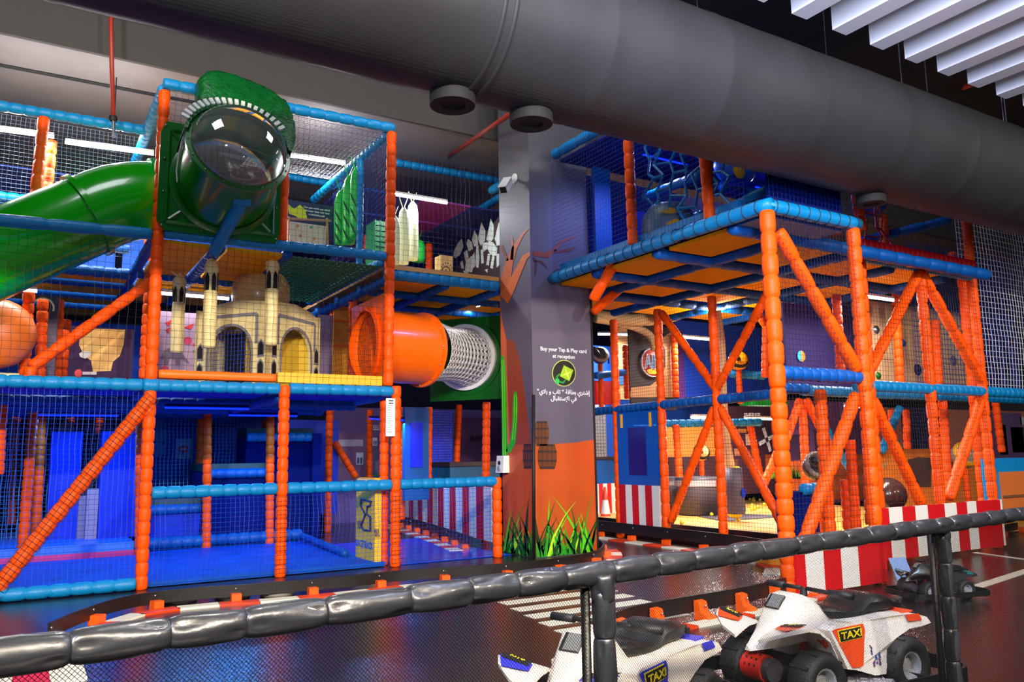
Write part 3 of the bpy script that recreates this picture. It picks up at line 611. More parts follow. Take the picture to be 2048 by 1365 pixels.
for (a, b) in (((px0 + .09, pz0 + .1), (px0 + .09, pz1 - .1)), ((px1 - .09, pz0 + .1), (px1 - .09, pz1 - .1)), ((px0 + .09, pz1 - .09), (px1 - .09, pz1 - .09)), ((px0 + .09, pz0 + .09), (px1 - .09, pz0 + .09)), ((px0 + .12, pz0 + .12), (px0 + .36, pz0 + .33)), ((px1 - .12, pz0 + .12), (px1 - .36, pz0 + .33)), ((px0 + .12, pz1 - .12), (px0 + .34, pz1 - .34))):
    MB().tube([(a[0], 9.405, a[1]), (b[0], 9.405, b[1])], .022, 6).build('panel_rib', DGREEN, dn)
for i in range(4):
    for j in range(4):
        if i in (0, 3) or j in (0, 3): MB().ball((px0 + .05 + (px1 - px0 - .1) * i / 3, 9.4, pz0 + .05 + (pz1 - pz0 - .1) * j / 3), .012, 8).build('bolt', STEEL, dn, True)
MB().lathe([(.60, -.0), (.60, .03), (.56, .05), (.54, .07)], cb - V((0, .03, 0)), -YA, 40).build('base_collar', DGREEN, dn, 2)
MB().rings([cb + (cf - cb) * t for t in (0, .1, .5, .9, 1)], [-YA, dv, dv, dv, dv], [.55, .54, .535, .535, .535], 48, False).build('tube', mat('deep_green_plastic', (6, 112, 10), .25, coat=.3), dn, True)
MB().lathe([(.50, -.03), (.565, -.03), (.565, .015), (.50, .03)], cf, dv, 48).build('rim', mat('olive_green_rim', (40, 110, 46), .3, coat=.3), dn, 2)
sdv = dv.cross(ZA).normalized(); upv = sdv.cross(dv)
for i in range(16):
    t = 2 * PI * i / 16; MB().ball(cf + dv * .025 + (sdv * math.cos(t) + upv * math.sin(t)) * .54, .012, 8).build('bolt', STEEL, dn, True)
GLASS = bpy.data.materials.new('clear_dome_acrylic'); GLASS.use_nodes = True; nt = GLASS.node_tree; nt.nodes.clear()
ou = nt.nodes.new('ShaderNodeOutputMaterial'); mx = nt.nodes.new('ShaderNodeMixShader'); tr = nt.nodes.new('ShaderNodeBsdfTransparent'); gl = nt.nodes.new('ShaderNodeBsdfGlossy'); fr_ = nt.nodes.new('ShaderNodeFresnel')
tr.inputs[0].default_value = (.88, .93, .95, 1); gl.inputs['Roughness'].default_value = .04; fr_.inputs[0].default_value = 1.5
df = nt.nodes.new('ShaderNodeBsdfDiffuse'); df.inputs[0].default_value = (.8, .85, .8, 1); m2x = nt.nodes.new('ShaderNodeMixShader'); m2x.inputs[0].default_value = .1
ma = nt.nodes.new('ShaderNodeMath'); ma.operation = 'MULTIPLY_ADD'; ma.inputs[1].default_value = 1.0; ma.inputs[2].default_value = .1; ma.use_clamp = True
nt.links.new(fr_.outputs[0], ma.inputs[0]); nt.links.new(ma.outputs[0], mx.inputs[0]); nt.links.new(tr.outputs[0], m2x.inputs[1]); nt.links.new(df.outputs[0], m2x.inputs[2]); nt.links.new(m2x.outputs[0], mx.inputs[1]); nt.links.new(gl.outputs[0], mx.inputs[2]); nt.links.new(mx.outputs[0], ou.inputs[0])
MB().lathe([(.52 * math.cos(a), .40 * math.sin(a)) for a in [PI / 2 * i / 14 for i in range(15)]], cf + dv * .01, dv, 48).build('clear_dome', GLASS, dn, True)
# head hood over the top of the tube
hd = MB(); NA, ND = 40, 14; rr = random.Random(5); TH0, TH1 = math.radians(8), math.radians(168)
OUT = [(8, .60), (20, .68), (35, .84), (46, 1.0), (56, 1.14), (66, 1.16), (78, 1.15), (90, 1.18), (102, 1.18), (110, 1.08), (117, .84), (127, .66), (145, .61), (168, .59)]
def outr(t):
    t = math.degrees(t)
    for (a, ra), (b, rb) in zip(OUT, OUT[1:]):
        if a <= t <= b: return ra + (rb - ra) * (t - a) / (b - a)
    return .6
axn = -dv
for j in range(ND + 1):
    for i in range(NA + 1):
        t = TH0 + (TH1 - TH0) * i / NA; e_ = abs(j / ND - .42)
        r = outr(t); r = .565 + (r - .565) * (1 - 1.15 * e_ ** 2) + (rr.uniform(-.025, .025) if r > .62 else 0)
        hd.v.append(cf + dv * .05 + axn * (.42 * j / ND) + (upv * math.sin(t) - sdv * math.cos(t)) * r)
for j in range(ND):
    for i in range(NA): k = j * (NA + 1) + i; hd.f.append((k, k + 1, k + NA + 2, k + NA + 1))
k0 = len(hd.v)
for j in (0, ND):
    for i in range(NA + 1):
        t = TH0 + (TH1 - TH0) * i / NA; hd.v.append(cf + dv * .05 + axn * (.42 * j / ND) + (upv * math.sin(t) - sdv * math.cos(t)) * .555)
for i in range(NA): hd.f.append((k0 + i, k0 + i + 1, i + 1, i)); k = ND * (NA + 1) + i; hd.f.append((k, k + 1, k0 + NA + 2 + i, k0 + NA + 1 + i))
hd.build('head_hood', SCALES, dn, True)
for i in range(19):
    t = math.radians(26 + i * 6.4); rd = (sdv * math.cos(t) + upv * math.sin(t)); tg = dv.cross(rd); h_ = .05
    MB().prism([(-.021, -.04), (-.014, -.054), (0, -.06), (.014, -.054), (.021, -.04), (.02, .03), (-.02, .03)], cf + dv * .07 + rd * .64, tg, -tg.cross(dv) if (-tg.cross(dv)).dot(rd) > 0 else tg.cross(dv), .03).build('tooth', WHITE, dn)
jl = [cb + (cf - cb) * s + (sdv * math.cos(a) + upv * math.sin(a)) * .56 for s, a in ((.95, math.radians(20)), (.75, math.radians(12)), (.5, math.radians(4)), (.3, math.radians(-6)), (.18, math.radians(-16)))]
MB().tube(jl, [.03, .02, .012, .01, .008], 6).build('jaw_line', WHITE, dn)
pr0, pr1 = at(482, 404, Y=8.9), at(428, 505, Y=9.62)
MB().quilt(pr0, pr1, .075, .4, 14, .02).build('prop', RAIL, dn, True); MB().obox(pr0 + ZA * .01, V((.09, 0, 0)), V((0, .07, .03)), V((0, -.02, .035))).build('prop_cap', RAIL, dn)
# ================================================================== palace model and its hanging towers
PSZ = 1.12; pa_ = math.radians(51); pc0 = V((2.615, 10.15, 2.24))
pm = thing('palace_model', 'cream soft-play palace with dome and arched doorways on the middle deck', 'model building', pc0)
uA, uB = V((-math.cos(pa_), math.sin(pa_), 0)), V((math.sin(pa_), math.cos(pa_), 0)); zt = 1.0
body = MB()
ZT = 1.08
def faceplane(u, lab):
    # one wall with an arch opening: u runs away from the near corner
    w = PSZ; a0, a1 = .22 * w, .84 * w; n = 12; zs = .42; rz = .38
    arch = [(a0, 0)] + [((a0 + a1) / 2 - (a1 - a0) / 2 * math.cos(PI * i / n), zs + rz * math.sin(PI * i / n) ** .85) for i in range(n + 1)] + [(a1, 0)]
    outer = [(0, 0)] + arch + [(w, 0), (w, ZT * .93), (w * .8, ZT), (w * .5, ZT + .05), (w * .25, ZT + .03), (0, ZT)]
    nn = u.cross(ZA); off = 0
    return outer, arch
for u, flip in ((uA, True), (uB, False)):
    outer, arch = faceplane(u, '')
    nrm = u.cross(ZA) * (1 if not flip else -1)
    if nrm.dot(V((0, -1, 0))) < 0: nrm = -nrm
    th = .05
    mb = MB(); k = len(mb.v); o = pc0
    m_ = len(outer)
    for h in (0, -th):
        for x, z in outer: mb.v.append(o + u * x + ZA * z + nrm * h)
    mb.f = [tuple(range(m_)), tuple(reversed(range(m_, 2 * m_)))] + [(i, (i + 1) % m_, m_ + (i + 1) % m_, m_ + i) for i in range(m_)]
    wl = mb.build('wall', CREAM, pm)
    grey = mat('grey_print', (128, 124, 128), .6)
    def strip(pts_, w_, m2, name, off=.004):
        q = MB()
        for (x0, z0), (x1, z1) in zip(pts_, pts_[1:]):
            p0, p1 = o + u * x0 + ZA * z0 + nrm * off, o + u * x1 + ZA * z1 + nrm * off
            q.bar(p0, p1, w_, .004, nrm)
        q.build(name, m2, wl)
    fx0, fx1 = .165 * PSZ, .9 * PSZ
    strip([(fx0, .55), (fx0, .93), (fx1, .93), (fx1, .55)], .045, grey, 'printed_frame'); strip([(x, z + .015) for x, z in arch], .035, grey, 'printed_arch')
    for (cx, cz) in ((.10, .24), (.10, .49), (.94, .24), (.94, .49)):
        for s_, m2, off in ((1.35, grey, .003), (1, INK, .006)):
            w2, h2 = .038 * s_, .088 * s_; poly = [(-w2, -h2), (w2, -h2), (w2, h2 * .45), (0, h2), (-w2, h2 * .45)]
            q = MB()
            for h in (off, off + .003):
                for x, z in poly: q.v.append(o + u * (cx * PSZ + x) + ZA * (cz + z) + nrm * h)
            q.f = [(0, 1, 2, 3, 4), (9, 8, 7, 6, 5)] + [(i, (i+1) % 5, 5 + (i+1) % 5, 5 + i) for i in range(5)]
            q.build('small_window', m2, wl)
    if flip:
        q = MB(); a0, a1 = .22 * PSZ, .84 * PSZ; q.net(o + u * a0 - nrm * .06, u * (a1 - a0), ZA * .75, .055, .003); q.build('doorway_net', NETB, wl)
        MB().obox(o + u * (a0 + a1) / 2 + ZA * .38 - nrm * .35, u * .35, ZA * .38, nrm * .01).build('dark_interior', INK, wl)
    else:
        q = MB(); a0, a1 = .22 * PSZ, .84 * PSZ
        q.obox(o + u * (a1 + .02) + ZA * .38 - nrm * .3, u * .01, ZA * .38, nrm * .26).obox(o + u * (a0 + a1) / 2 + ZA * .38 - nrm * .55, u * .32, ZA * .38, nrm * .01); q.build('inner_lining', mat('yellow_lining', (240, 196, 60), .5), wl)
for q0_, u in ((pc0 + uA * PSZ, uB), (pc0 + uB * PSZ, uA)): MB().obox(q0_ + u * PSZ / 2 + ZA * .52, u * PSZ / 2, ZA * .52, u.cross(ZA) * .025).build('wall', CREAM, pm)
ctr = pc0 + (uA + uB) * PSZ / 2
MB().obox(ctr + ZA * (ZT - .05), uA * (PSZ / 2 - .06), uB * (PSZ / 2 - .06), ZA * .02).build('roof', CREAM, pm)
MB().lathe([(.30, 0), (.36, .1), (.385, .25), (.37, .4), (.31, .54), (.2, .64), (.08, .69), (.001, .7)], ctr + ZA * (ZT - .05), ZA, 36).build('dome', mat('tan_dome_vinyl', (214, 176, 110), .35, coat=.2), pm, True)
def minaret(px, ptop, pbot, Y, label, r=.078):
    b, t_ = at(px, pbot, Y=Y), at(px, ptop, Y=Y); L = t_.z - b.z
    o = thing('hanging_tower', label, 'punch bag', b, 'hanging palace towers')
    MB().lathe([(.001, 0), (r * .9, .005), (r, .03), (r, L * .30), (r * 1.03, L * .31), (r, L * .32), (r, L * .55), (r * 1.03, L * .56), (r, L * .57), (r, L * .62), (r * .93, L * .63), (r * .93, L * .85), (r * 1.08, L * .86), (r * 1.05, L * .92), (r * .6, L * .98), (r * .2, L)], b, ZA, 22).build('body', CREAM, o, True)
    for i in range(6):
        a = -PI / 2 + .25 + i * PI / 3; rd = V((math.cos(a), math.sin(a), 0)); tg = V((-math.sin(a), math.cos(a), 0))
        MB().prism([(-.026, 0), (.026, 0), (.026, L * .15), (0, L * .2), (-.026, L * .15)], b + ZA * L * .635 + rd * r * .93, tg, ZA, .006, .0).build('arch_window', INK, o)
    for s in (-1, 1): MB().bar(t_ - ZA * .02, V((t_.x + s * .06, Y, 3.74)), .02, .006).build('strap', STRW, o)
    return o
minaret(353, 548, 707, 10.9, 'cream padded tower bag hanging in front of the elephant panel'); minaret(417, 517, 697, 9.95, "cream padded tower bag hanging before the palace's dark doorway"); minaret(541, 514, 692, 9.9, "cream padded tower bag hanging before the palace's near corner")
# ================================================================== boards and hanging bags
def board(name, label, a, b, Y, m, th=.04, cat='panel'):   # upright board between two pixels (top left, bottom right)
    p, q = at(*a, Y=Y), at(*b, Y=Y); o = thing(name, label, cat, (p.x, Y, q.z)); MB().box((p.x, Y, q.z), (q.x, Y + th, p.z)).build('sheet', m, o); return o
def decal(o, name, c, pts, Y, lay=1, m=None): MB().prism([(lambda p: (p.x, p.z))(at(x, y, Y=Y)) for x, y in pts], (0, Y, 0), XA, ZA, .0015, .002 * lay).build(name, m or mat('print_%d_%d_%d' % c, c, .55, var=.08), o)
PURP = mat('plum_print', (54, 22, 66), .6, spec=.2)
mo = board('map_board', 'plum board with a yellow torn treasure map print on the middle deck', (142, 652), (262, 768), 11.0, PURP, cat='board')
decal(mo, 'map_paper', (238, 170, 74), [(162, 657), (250, 660), (247, 690), (240, 712), (226, 724), (222, 742), (186, 744), (182, 722), (168, 712), (158, 690)], 11.0, 1, mat('map_paper', (236, 160, 60), .5, var=.15, vscale=3, c2=(240, 196, 96)))
decal(mo, 'speech_tag', (238, 226, 206), [(158, 708), (166, 702), (182, 704), (180, 714), (170, 718), (160, 714)], 11.0, 3); decal(mo, 'red_badge', (206, 20, 40), [(157 + 8 * math.cos(t * .4), 747 + 8 * math.sin(t * .4)) for t in range(16)], 11.0, 3); decal(mo, 'caption_bar', (226, 206, 196), [(165, 744), (193, 744), (193, 750), (165, 750)], 11.0, 2)
eb = board('elephant_panel', 'pale lilac padded panel printed with elephant and roses behind the palace', (318, 622), (400, 768), 12.2, mat('lilac_print', (172, 144, 168), .5, bump=.2, bscale=8))
GRE = (112, 96, 116)
decal(eb, 'elephant', GRE, [(322, 716), (326, 704), (336, 697), (350, 696), (360, 701), (368, 712), (376, 722), (379, 727), (374, 727), (364, 718), (360, 718), (360, 730), (352, 730), (350, 718), (338, 718), (336, 731), (328, 731), (327, 720)], 12.2, 2)
for x, y, r in ((376, 682, 8), (330, 741, 9), (355, 748, 7), (388, 690, 3)): decal(eb, 'rose', (206, 50, 90), [(x + r * math.cos(t * .5), y + r * math.sin(t * .5)) for t in range(12)], 12.2, 2)
for q in ([(330, 646), (344, 640), (338, 654)], [(368, 655), (388, 647), (382, 660)], [(331, 660), (340, 655), (338, 668)]): decal(eb, 'bird', (206, 44, 50), q, 12.2, 2)
decal(eb, 'leaf', (40, 120, 70), [(384, 702), (391, 700), (391, 707)], 12.2, 2)
board('quilted_panel', 'grey lilac quilted panel between palace model and red post', (637, 630), (664, 768), 12.0, mat('quilted_lilac', (140, 120, 150), .3, bump=.8, bscale=6))
ob_ = board('orange_pad_stack', 'stacked orange padded wall beside the crawl tunnel opening', (668, 588), (718, 768), 12.4, mat('amber_pad', (236, 150, 20), .45, bump=.2, bscale=6))
for y in (640, 690): p, q = at(668, y, Y=12.39), at(718, y, Y=12.39); MB().box((p.x, 12.38, p.z - .02), (q.x, 12.4, p.z)).build('seam', ORANGE, ob_)
qb = board('quiz_board', 'navy quiz board with yellow dinosaur print on the top level', (566, 398), (668, 500), 11.4, mat('navy_print', (12, 26, 92), .5), cat='board')
decal(qb, 'dinosaur_print', (206, 222, 30), [(575, 408), (588, 418), (600, 410), (610, 420), (614, 436), (604, 442), (590, 432), (578, 428)], 11.4, 2)
for i, s in enumerate(('Can you work out which', 'dinosaur does not have', 'a matching pair')): text('lettering', s, at(634, 418 + i * 6.5, Y=11.4), XA, ZA, .028, WTXT, qb, .002, off=.002)
hc = thing('hide_canvas', 'cream painted canvas laced to stick frame in front of the navy board', 'canvas', at(612, 470, Y=11.2))
p, q = at(581, 443, Y=11.2), at(652, 492, Y=11.2); MB().box((p.x, 11.2, q.z), (q.x, 11.22, p.z)).build('canvas', mat('canvas_print', (228, 218, 196), .6, var=.1, vscale=8), hc)
for i, (x, y) in enumerate(((595, 452), (622, 455), (600, 472), (628, 478))): decal(hc, 'paint_mark', ((220, 140, 60), (80, 170, 140), (220, 120, 90), (230, 150, 60))[i], [(x - 3, y), (x, y - 4), (x + 4, y), (x, y + 4)], 11.2, 1)
for a, b in (((570, 437), (662, 442)), ((578, 434), (576, 495)), ((654, 437), (656, 495))): MB().tube([at(*a, Y=11.19), at(*b, Y=11.19)], .018, 7).build('stick', mat('pale_wood', (196, 150, 120), .6), hc)
def bag(px, ptop, pbot, Y, r, m, label, group, stripes=None):
    b, t_ = at(px, pbot, Y=Y), at(px, ptop, Y=Y); L = t_.z - b.z; o = thing('hanging_bag', label, 'punch bag', b, group)
    MB().lathe([(.001, 0), (r * .9, .01), (r, .05), (r * 1.03, L * .5), (r, L * .8), (r * .75, L * .93), (r * .3, L)], b, ZA, 18).build('body', m, o, True)
    for s in (-1, 1): MB().bar(t_ - ZA * .03, t_ + V((s * .07, 0, .16)), .025, .006).build('strap', m, o)
    if stripes:
        for z_ in (.25, .45, .65):
            MB().tube([b + V((math.cos(a) * r * 1.03, math.sin(a) * r * 1.03, L * z_ - (a - PI) * .18)) for a in [PI * 1.05 + k * .15 for k in range(9)]], [.004, .009, .012, .014, .014, .012, .01, .007, .003], 5).build('stripe', mat('dark_green_print', (6, 74, 40), .5), o)
    return o
bag(681, 382, 490, 11.1, .095, LEAF, 'shortest bright green hanging bag beside the quiz board', 'green hanging bags', True); bag(697, 352, 490, 10.9, .09, LEAF, 'middle one of three bright green hanging bags', 'green hanging bags', True); bag(711, 336, 478, 10.7, .085, LEAF, 'slim bright green hanging bag nearest the blue post', 'green hanging bags', True)
post((3.97, 10.62, 3.95), (3.97, 10.62, 5.6), m=RAIL, r=.05)
bag(788, 432, 532, 10.9, .085, PALE, 'shortest pale cream hanging bag on the sand platform', 'cream hanging bags'); bag(807, 416, 530, 11.2, .085, PALE, 'middle pale cream hanging bag on the sand platform', 'cream hanging bags'); bag(825, 404, 522, 11.4, .09, PALE, 'tallest pale cream hanging bag on the sand platform', 'cream hanging bags')
bag(836, 480, 525, 12.6, .12, LEAF, 'green hanging bag behind the cream ones on the sand platform', 'cream hanging bags')
gc = thing('green_crate', 'green netted crate on the top level behind the orange post', 'crate', at(766, 528, Y=11.8))
p, q = at(750, 440, Y=11.8), at(782, 528, Y=11.8); MB().box((p.x, 11.8, q.z), (q.x, 12.2, p.z)).build('body', mat('crate_green', (30, 120, 50), .5), gc); MB().net((p.x, 11.79, q.z), XA * (q.x - p.x), ZA * (p.z - q.z), .09, .008).build('grid', DGREEN, gc)
sm = thing('sand_mound', 'low cream padded sand mound on the upper platform', 'mound', at(850, 545, Y=11.0)); p = at(845, 540, Y=11.0)
MB().lathe([(.5, 0), (.46, .06), (.34, .13), (.15, .17), (.001, .18)], (p.x, 11.0, RZ + .13), ZA, 24).build('pad', mat('sand_pad', (226, 206, 150), .6, bump=.3, bscale=6), sm, True)
so_ = thing('fossil_block', 'cream fossil block carved with a spiral shell', 'block', at(892, 545, Y=10.9)); p, q = at(881, 510, Y=10.9), at(906, 546, Y=10.9)
MB().box((p.x, 10.9, RZ + .13), (q.x, 11.1, p.z)).build('block', mat('fossil_cream', (226, 190, 120), .6, var=.12), so_)
cx_, cz_ = (p.x + q.x) / 2, (p.z + RZ + .13) / 2
MB().tube([V((cx_ + math.cos(t * .5) * t * .0042, 10.895, cz_ + math.sin(t * .5) * t * .0042)) for t in range(4, 26)], .008, 5).build('spiral', mat('brown_print', (110, 70, 40), .6), so_)
for i in range(14): a = i / 14 * 2 * PI; MB().ball((cx_ + math.cos(a) * .1, 10.897, cz_ + math.sin(a) * .125), .012, 6).build('stud', MATS['brown_print'], so_)
# skeleton wall
A0, A1 = at(906, 544, Y=13.6), at(1010, 560, Y=10.6); SD = (V((A1.x, A1.y, 0)) - V((A0.x, A0.y, 0))); SLn = SD.length; SD.normalize(); zb = RZ + .13
sk = thing('fossil_mural', 'dark brown wall printed with a pale plated dinosaur skeleton', 'mural panel', (A0.x, A0.y, zb)); SN = SD.cross(ZA)
MB().prism([(0, 0), (SLn, 0), (SLn, 1.25), (0, .95)], (A0.x, A0.y, zb), SD, ZA, .04, -.04).build('sheet', mat('dark_brown_print', (52, 36, 36), .6), sk)
BONE = mat('bone_print', (196, 206, 196), .5)
def skp(px, py):
    d = ray(px, py); n = SN; t = (V((A0.x, A0.y, 0)) - V((0, 0, CAMZ))).dot(n) / d.dot(n); p = V((0, 0, CAMZ)) + d * t
    return ((p - V((A0.x, A0.y, zb))).dot(SD), p.z - zb)
BN = [[(933, 487), (936, 478), (944, 485), (946, 498), (938, 503)], [(944, 480), (949, 461), (955, 472), (956, 490), (949, 494)], [(956, 478), (963, 445), (971, 462), (970, 482), (962, 492)], [(973, 480), (982, 438), (988, 452), (987, 478), (980, 486)], [(990, 478), (997, 448), (1002, 440), (1002, 490), (994, 492)],
      [(909, 500), (916, 487), (924, 478), (927, 494), (920, 510), (911, 517), (907, 512)], [(928, 505), (935, 500), (937, 516), (931, 522)], [(932, 522), (944, 512), (948, 530), (944, 545), (930, 543)], [(953, 493), (957, 491), (959, 518), (957, 536), (953, 535), (952, 512)], [(965, 486), (985, 484), (995, 496), (994, 512), (982, 510), (975, 498), (966, 505)],
      [(945, 512), (949, 505), (952, 530), (948, 536)], [(962, 500), (966, 498), (968, 526), (963, 528)], [(976, 508), (981, 508), (978, 532), (973, 530)], [(985, 510), (990, 512), (986, 538), (981, 536)], [(993, 508), (999, 508), (999, 530), (994, 536)], [(921, 525), (925, 522), (928, 538), (923, 537)], [(926, 541), (938, 546), (930, 549)], [(970, 540), (976, 538), (975, 546)]]
for q in BN: MB().prism([skp(*p) for p in q], (A0.x, A0.y, zb), SD, ZA, .004, .001).build('bone', BONE, sk)
# ================================================================== crawl tunnel: orange tube, white mesh tube, green end panel
T0, T1, T2 = V((3.98, 10.2, 2.83)), V((4.85, 10.42, 2.85)), V((6.02, 11.3, 2.9))
ct = thing('crawl_tunnel', 'orange crawl tube joined to a white perforated tube between the decks', 'tunnel', (4.85, 10.4, 2.3))
d1 = (T1 - T0).normalized(); OT = mat('orange_moulded_plastic', (252, 104, 4), .3, coat=.3)
MB().rings([T0, T0 + (T1 - T0) * .5, T1], [d1, d1, d1], [.49, .49, .49], 40, False).build('orange_section', OT, ct, True)
MB().lathe([(.46, -.03), (.535, -.03), (.535, .02), (.46, .02)], T1, d1, 40).build('orange_flange', OT, ct, 2)
for i in range(12): t = i / 12 * 2 * PI; MB().ball(T1 + d1.cross(ZA).normalized() * .51 * math.cos(t) + ZA * .51 * math.sin(t) + d1 * -.035, .012, 8).build('bolt', STEEL, ct, True)
pn = MB(); e1 = YA
ring_o = [(-.62, -.6), (.62, -.6), (.62, .62), (-.62, .62)]
N_ = 32; k = 0
for h in (0, -.04):
    for i in range(N_):
        t = 2 * PI * i / N_; cx2, cz2 = math.cos(t), math.sin(t); s_ = .62 / max(abs(cx2), abs(cz2)); pn.v.append(T0 + V((h, cx2 * s_, cz2 * s_))); pn.v.append(T0 + V((h, cx2 * .47, cz2 * .47)))
for i in range(N_):
    j = (i + 1) % N_; pn.f += [(2*i, 2*i+1, 2*j+1, 2*j), (2*N_+2*i, 2*N_+2*j, 2*N_+2*j+1, 2*N_+2*i+1), (2*i, 2*j, 2*N_+2*j, 2*N_+2*i), (2*i+1, 2*N_+2*i+1, 2*N_+2*j+1, 2*j+1)]
pn.build('entry_panel', OT, ct)
MB().lathe([(.47, 0), (.53, -.05), (.53, -.09), (.47, -.1)], T0, XA, 36).build('entry_rim', ORANGE, ct, 2)
d2 = (T2 - T1).normalized(); L2 = (T2 - T1).length; ms = MB(); e = d2.cross(ZA).normalized(); g = e.cross(d2); NB = 30; NR = 13
def mp(i, s): t = 2 * PI * i / NB; rr_ = .47 - .06 * math.sin(PI * s); return T1 + d2 * (L2 * s) + (e * math.cos(t) + g * math.sin(t)) * rr_
for i in range(NB):
    for w0, w1 in ((-.3, .3),):
        for j in range(12):
            s0, s1 = j / 12, (j + 1) / 12; ms.add([mp(i + w0, s0), mp(i + w1, s0), mp(i + w1, s1), mp(i + w0, s1)], [(0, 1, 2, 3)])
for j in range(NR + 1):
    s0, s1 = max(0, j / NR - .022), min(1, j / NR + .022)
    for i in range(NB): ms.add([mp(i, s0), mp(i + 1, s0), mp(i + 1, s1), mp(i, s1)], [(0, 1, 2, 3)])
wm = ms.build('mesh_section', mat('white_mesh_plastic', (206, 204, 206), .35), ct, True); md = wm.modifiers.new('thick', 'SOLIDIFY'); md.thickness = .008
MB().lathe([(.42, -.05), (.53, -.05), (.53, .02), (.42, .02)], T2, d2, 40).build('white_flange', WHITE, ct, 2)
pe = MB(); e2 = d2.cross(ZA).normalized(); pe.obox(T2 + d2 * .08 - ZA * .02, e2 * .66, ZA * .66, d2 * .03).build('end_panel', DGREEN, ct)
MB().lathe([(.4, -.02), (.6, -.02), (.62, .03), (.4, .03)], T2 + d2 * .04, d2, 36).build('panel_collar', DGREEN, ct, 2)
# ================================================================== racetrack banner, notice, rear track skirt
rb = thing('track_banner', 'yellow fabric banner drawn with a track outline beside the orange post', 'banner', (3.86, 10.0, .04))
pb0, pb1 = at(713, 960, X=3.86), at(776, 1000, X=3.86); Y0, Y1 = 9.68, pb0.y
YB = mat('yellow_banner_print', (232, 190, 30), .5, bump=.3, bscale=5, var=.12)
MB().box((3.86, Y0, .05), (3.95, Y1, 1.02)).build('banner', YB, rb); MB().quilt((3.9, Y0, 1.03), (3.9, Y1, 1.03), .06, .8, 10, .02).build('top_roll', YELLOW, rb, True)
def rp_(px, py): p = at(px, py, X=3.86); return V((3.85, p.y, p.z))
MB().tube([rp_(*q) for q in ((724, 998), (744, 1004), (742, 1012), (736, 1014), (735, 1030), (742, 1034), (742, 1062), (728, 1060), (724, 1052), (732, 1030), (724, 1014), (724, 998))], .014, 5).build('track_outline', mat('navy_ink', (30, 34, 80), .6), rb)
text('lettering', 'RACETRACK', (3.86, (Y0 + Y1) / 2 + .02, .24), -YA, ZA, .085, mat('blue_ink', (30, 100, 190), .6), rb, .003, off=.002, sx=.85)
for x, y in ((716, 1050), (750, 1066)):
    for k in range(4): MB().bar(rp_(x + k * 2.5, y - 8), rp_(x + k * 2.5 + 3, y + 8), .012, .004, XA).build('hatch_mark', MATS['navy_ink'], rb)
nb = board('rules_notice', 'white printed rules sheet tied to the orange corner post', (772, 797), (790, 873), YL - .09, mat('paper_white', (232, 232, 236), .5), .004, 'notice')
for i in range(13): a = at(774, 812 + i * 4.4, Y=YL - .09); MB().box((a.x, a.y - .002, a.z), (a.x + .085 * R0.uniform(.6, 1), a.y, a.z + .006)).build('text_line', mat('grey_ink', (120, 120, 126), .6), nb)
for i in range(2): a = at(776, 803 + i * 5, Y=YL - .09); MB().box((a.x + .01, a.y - .002, a.z), (a.x + .07, a.y, a.z + .014)).build('heading_line', INK, nb)
S0, S1 = V((6.78, 15.4, .1)), V((5.95, 10.4, .1)); SDn = (S1 - S0); n_st = 15
ts = thing('track_skirt', 'red and white striped vinyl skirt along the rear track bend behind the rail', 'skirt', S0)
for i in range(n_st):
    a, b = S0 + SDn * (i / n_st), S0 + SDn * ((i + 1) / n_st)
    MB().hexa([a, b, b + XA * .04, a + XA * .04], [a + ZA * .78, b + ZA * .78, b + V((.04, 0, .78)), a + V((.04, 0, .78))]).build('stripe', RED if i % 2 else STRW, ts)
# rear street mural and lit screens
sm_ = thing('street_mural', 'purple printed western street wall with windows behind the left frame', 'mural panel', (5, 16.5, 0)); YS = 16.4
def wall_px(name, c, a, b, Y, o, th=.02, lay=0): p, q = at(*a, Y=Y), at(*b, Y=Y); return MB().box((p.x, Y - .004 * lay, q.z), (q.x, Y + th, p.z)).build(name, mat('print_%d_%d_%d' % c, c, .55, var=.08), o)
wall_px('sheet', (104, 84, 156), (655, 815), (1010, 1030), YS, sm_)
wall_px('house_front', (118, 84, 130), (668, 868), (735, 960), YS, sm_, lay=1); wall_px('cornice', (176, 168, 196), (672, 880), (726, 893), YS, sm_, lay=2); wall_px('house_front', (84, 76, 122), (736, 872), (812, 1000), YS, sm_, lay=1)
for (x, y, w, h) in ((745, 884, 9, 16), (764, 884, 9, 16), (712, 918, 14, 24), (668, 920, 5, 24), (806, 880, 5, 16)): wall_px('window', (196, 196, 226), (x, y - h / 2), (x + w, y + h / 2), YS, sm_, lay=3); wall_px('pane', (70, 76, 130), (x + w * .15, y - h * .1), (x + w * .42, y + h * .4), YS, sm_, lay=4); wall_px('pane', (70, 76, 130), (x + w * .58, y - h * .1), (x + w * .85, y + h * .4), YS, sm_, lay=4)
wall_px('sign', (214, 220, 240), (741, 851), (762, 861), YS, sm_, lay=3); text('lettering', 'HOTEL', at(751, 856, Y=YS), XA, ZA, .065, mat('blue_print', (50, 70, 150), .5), sm_, .003, off=.018)
decal(sm_, 'cactus_bush', (70, 110, 106), [(742, 960), (738, 945), (748, 952), (750, 940), (756, 952), (764, 946), (762, 960)], YS, 8); decal(sm_, 'llama', (126, 108, 140), [(750, 955), (749, 924), (757, 920), (764, 922), (769, 905), (774, 908), (772, 930), (770, 955)], YS, 7)
wall_px('bank_front', (92, 60, 118), (915, 835), (1005, 945), YS - .6, sm_); text('lettering', 'BANK', at(958, 877, Y=YS - .62), XA, ZA, .12, mat('dark_plum_print', (52, 34, 72), .5), sm_, .003, off=.03)
gp = thing('padded_gate', 'blue padded gate with a lit blue window behind the left rail', 'gate', at(836, 1000, Y=13.0))
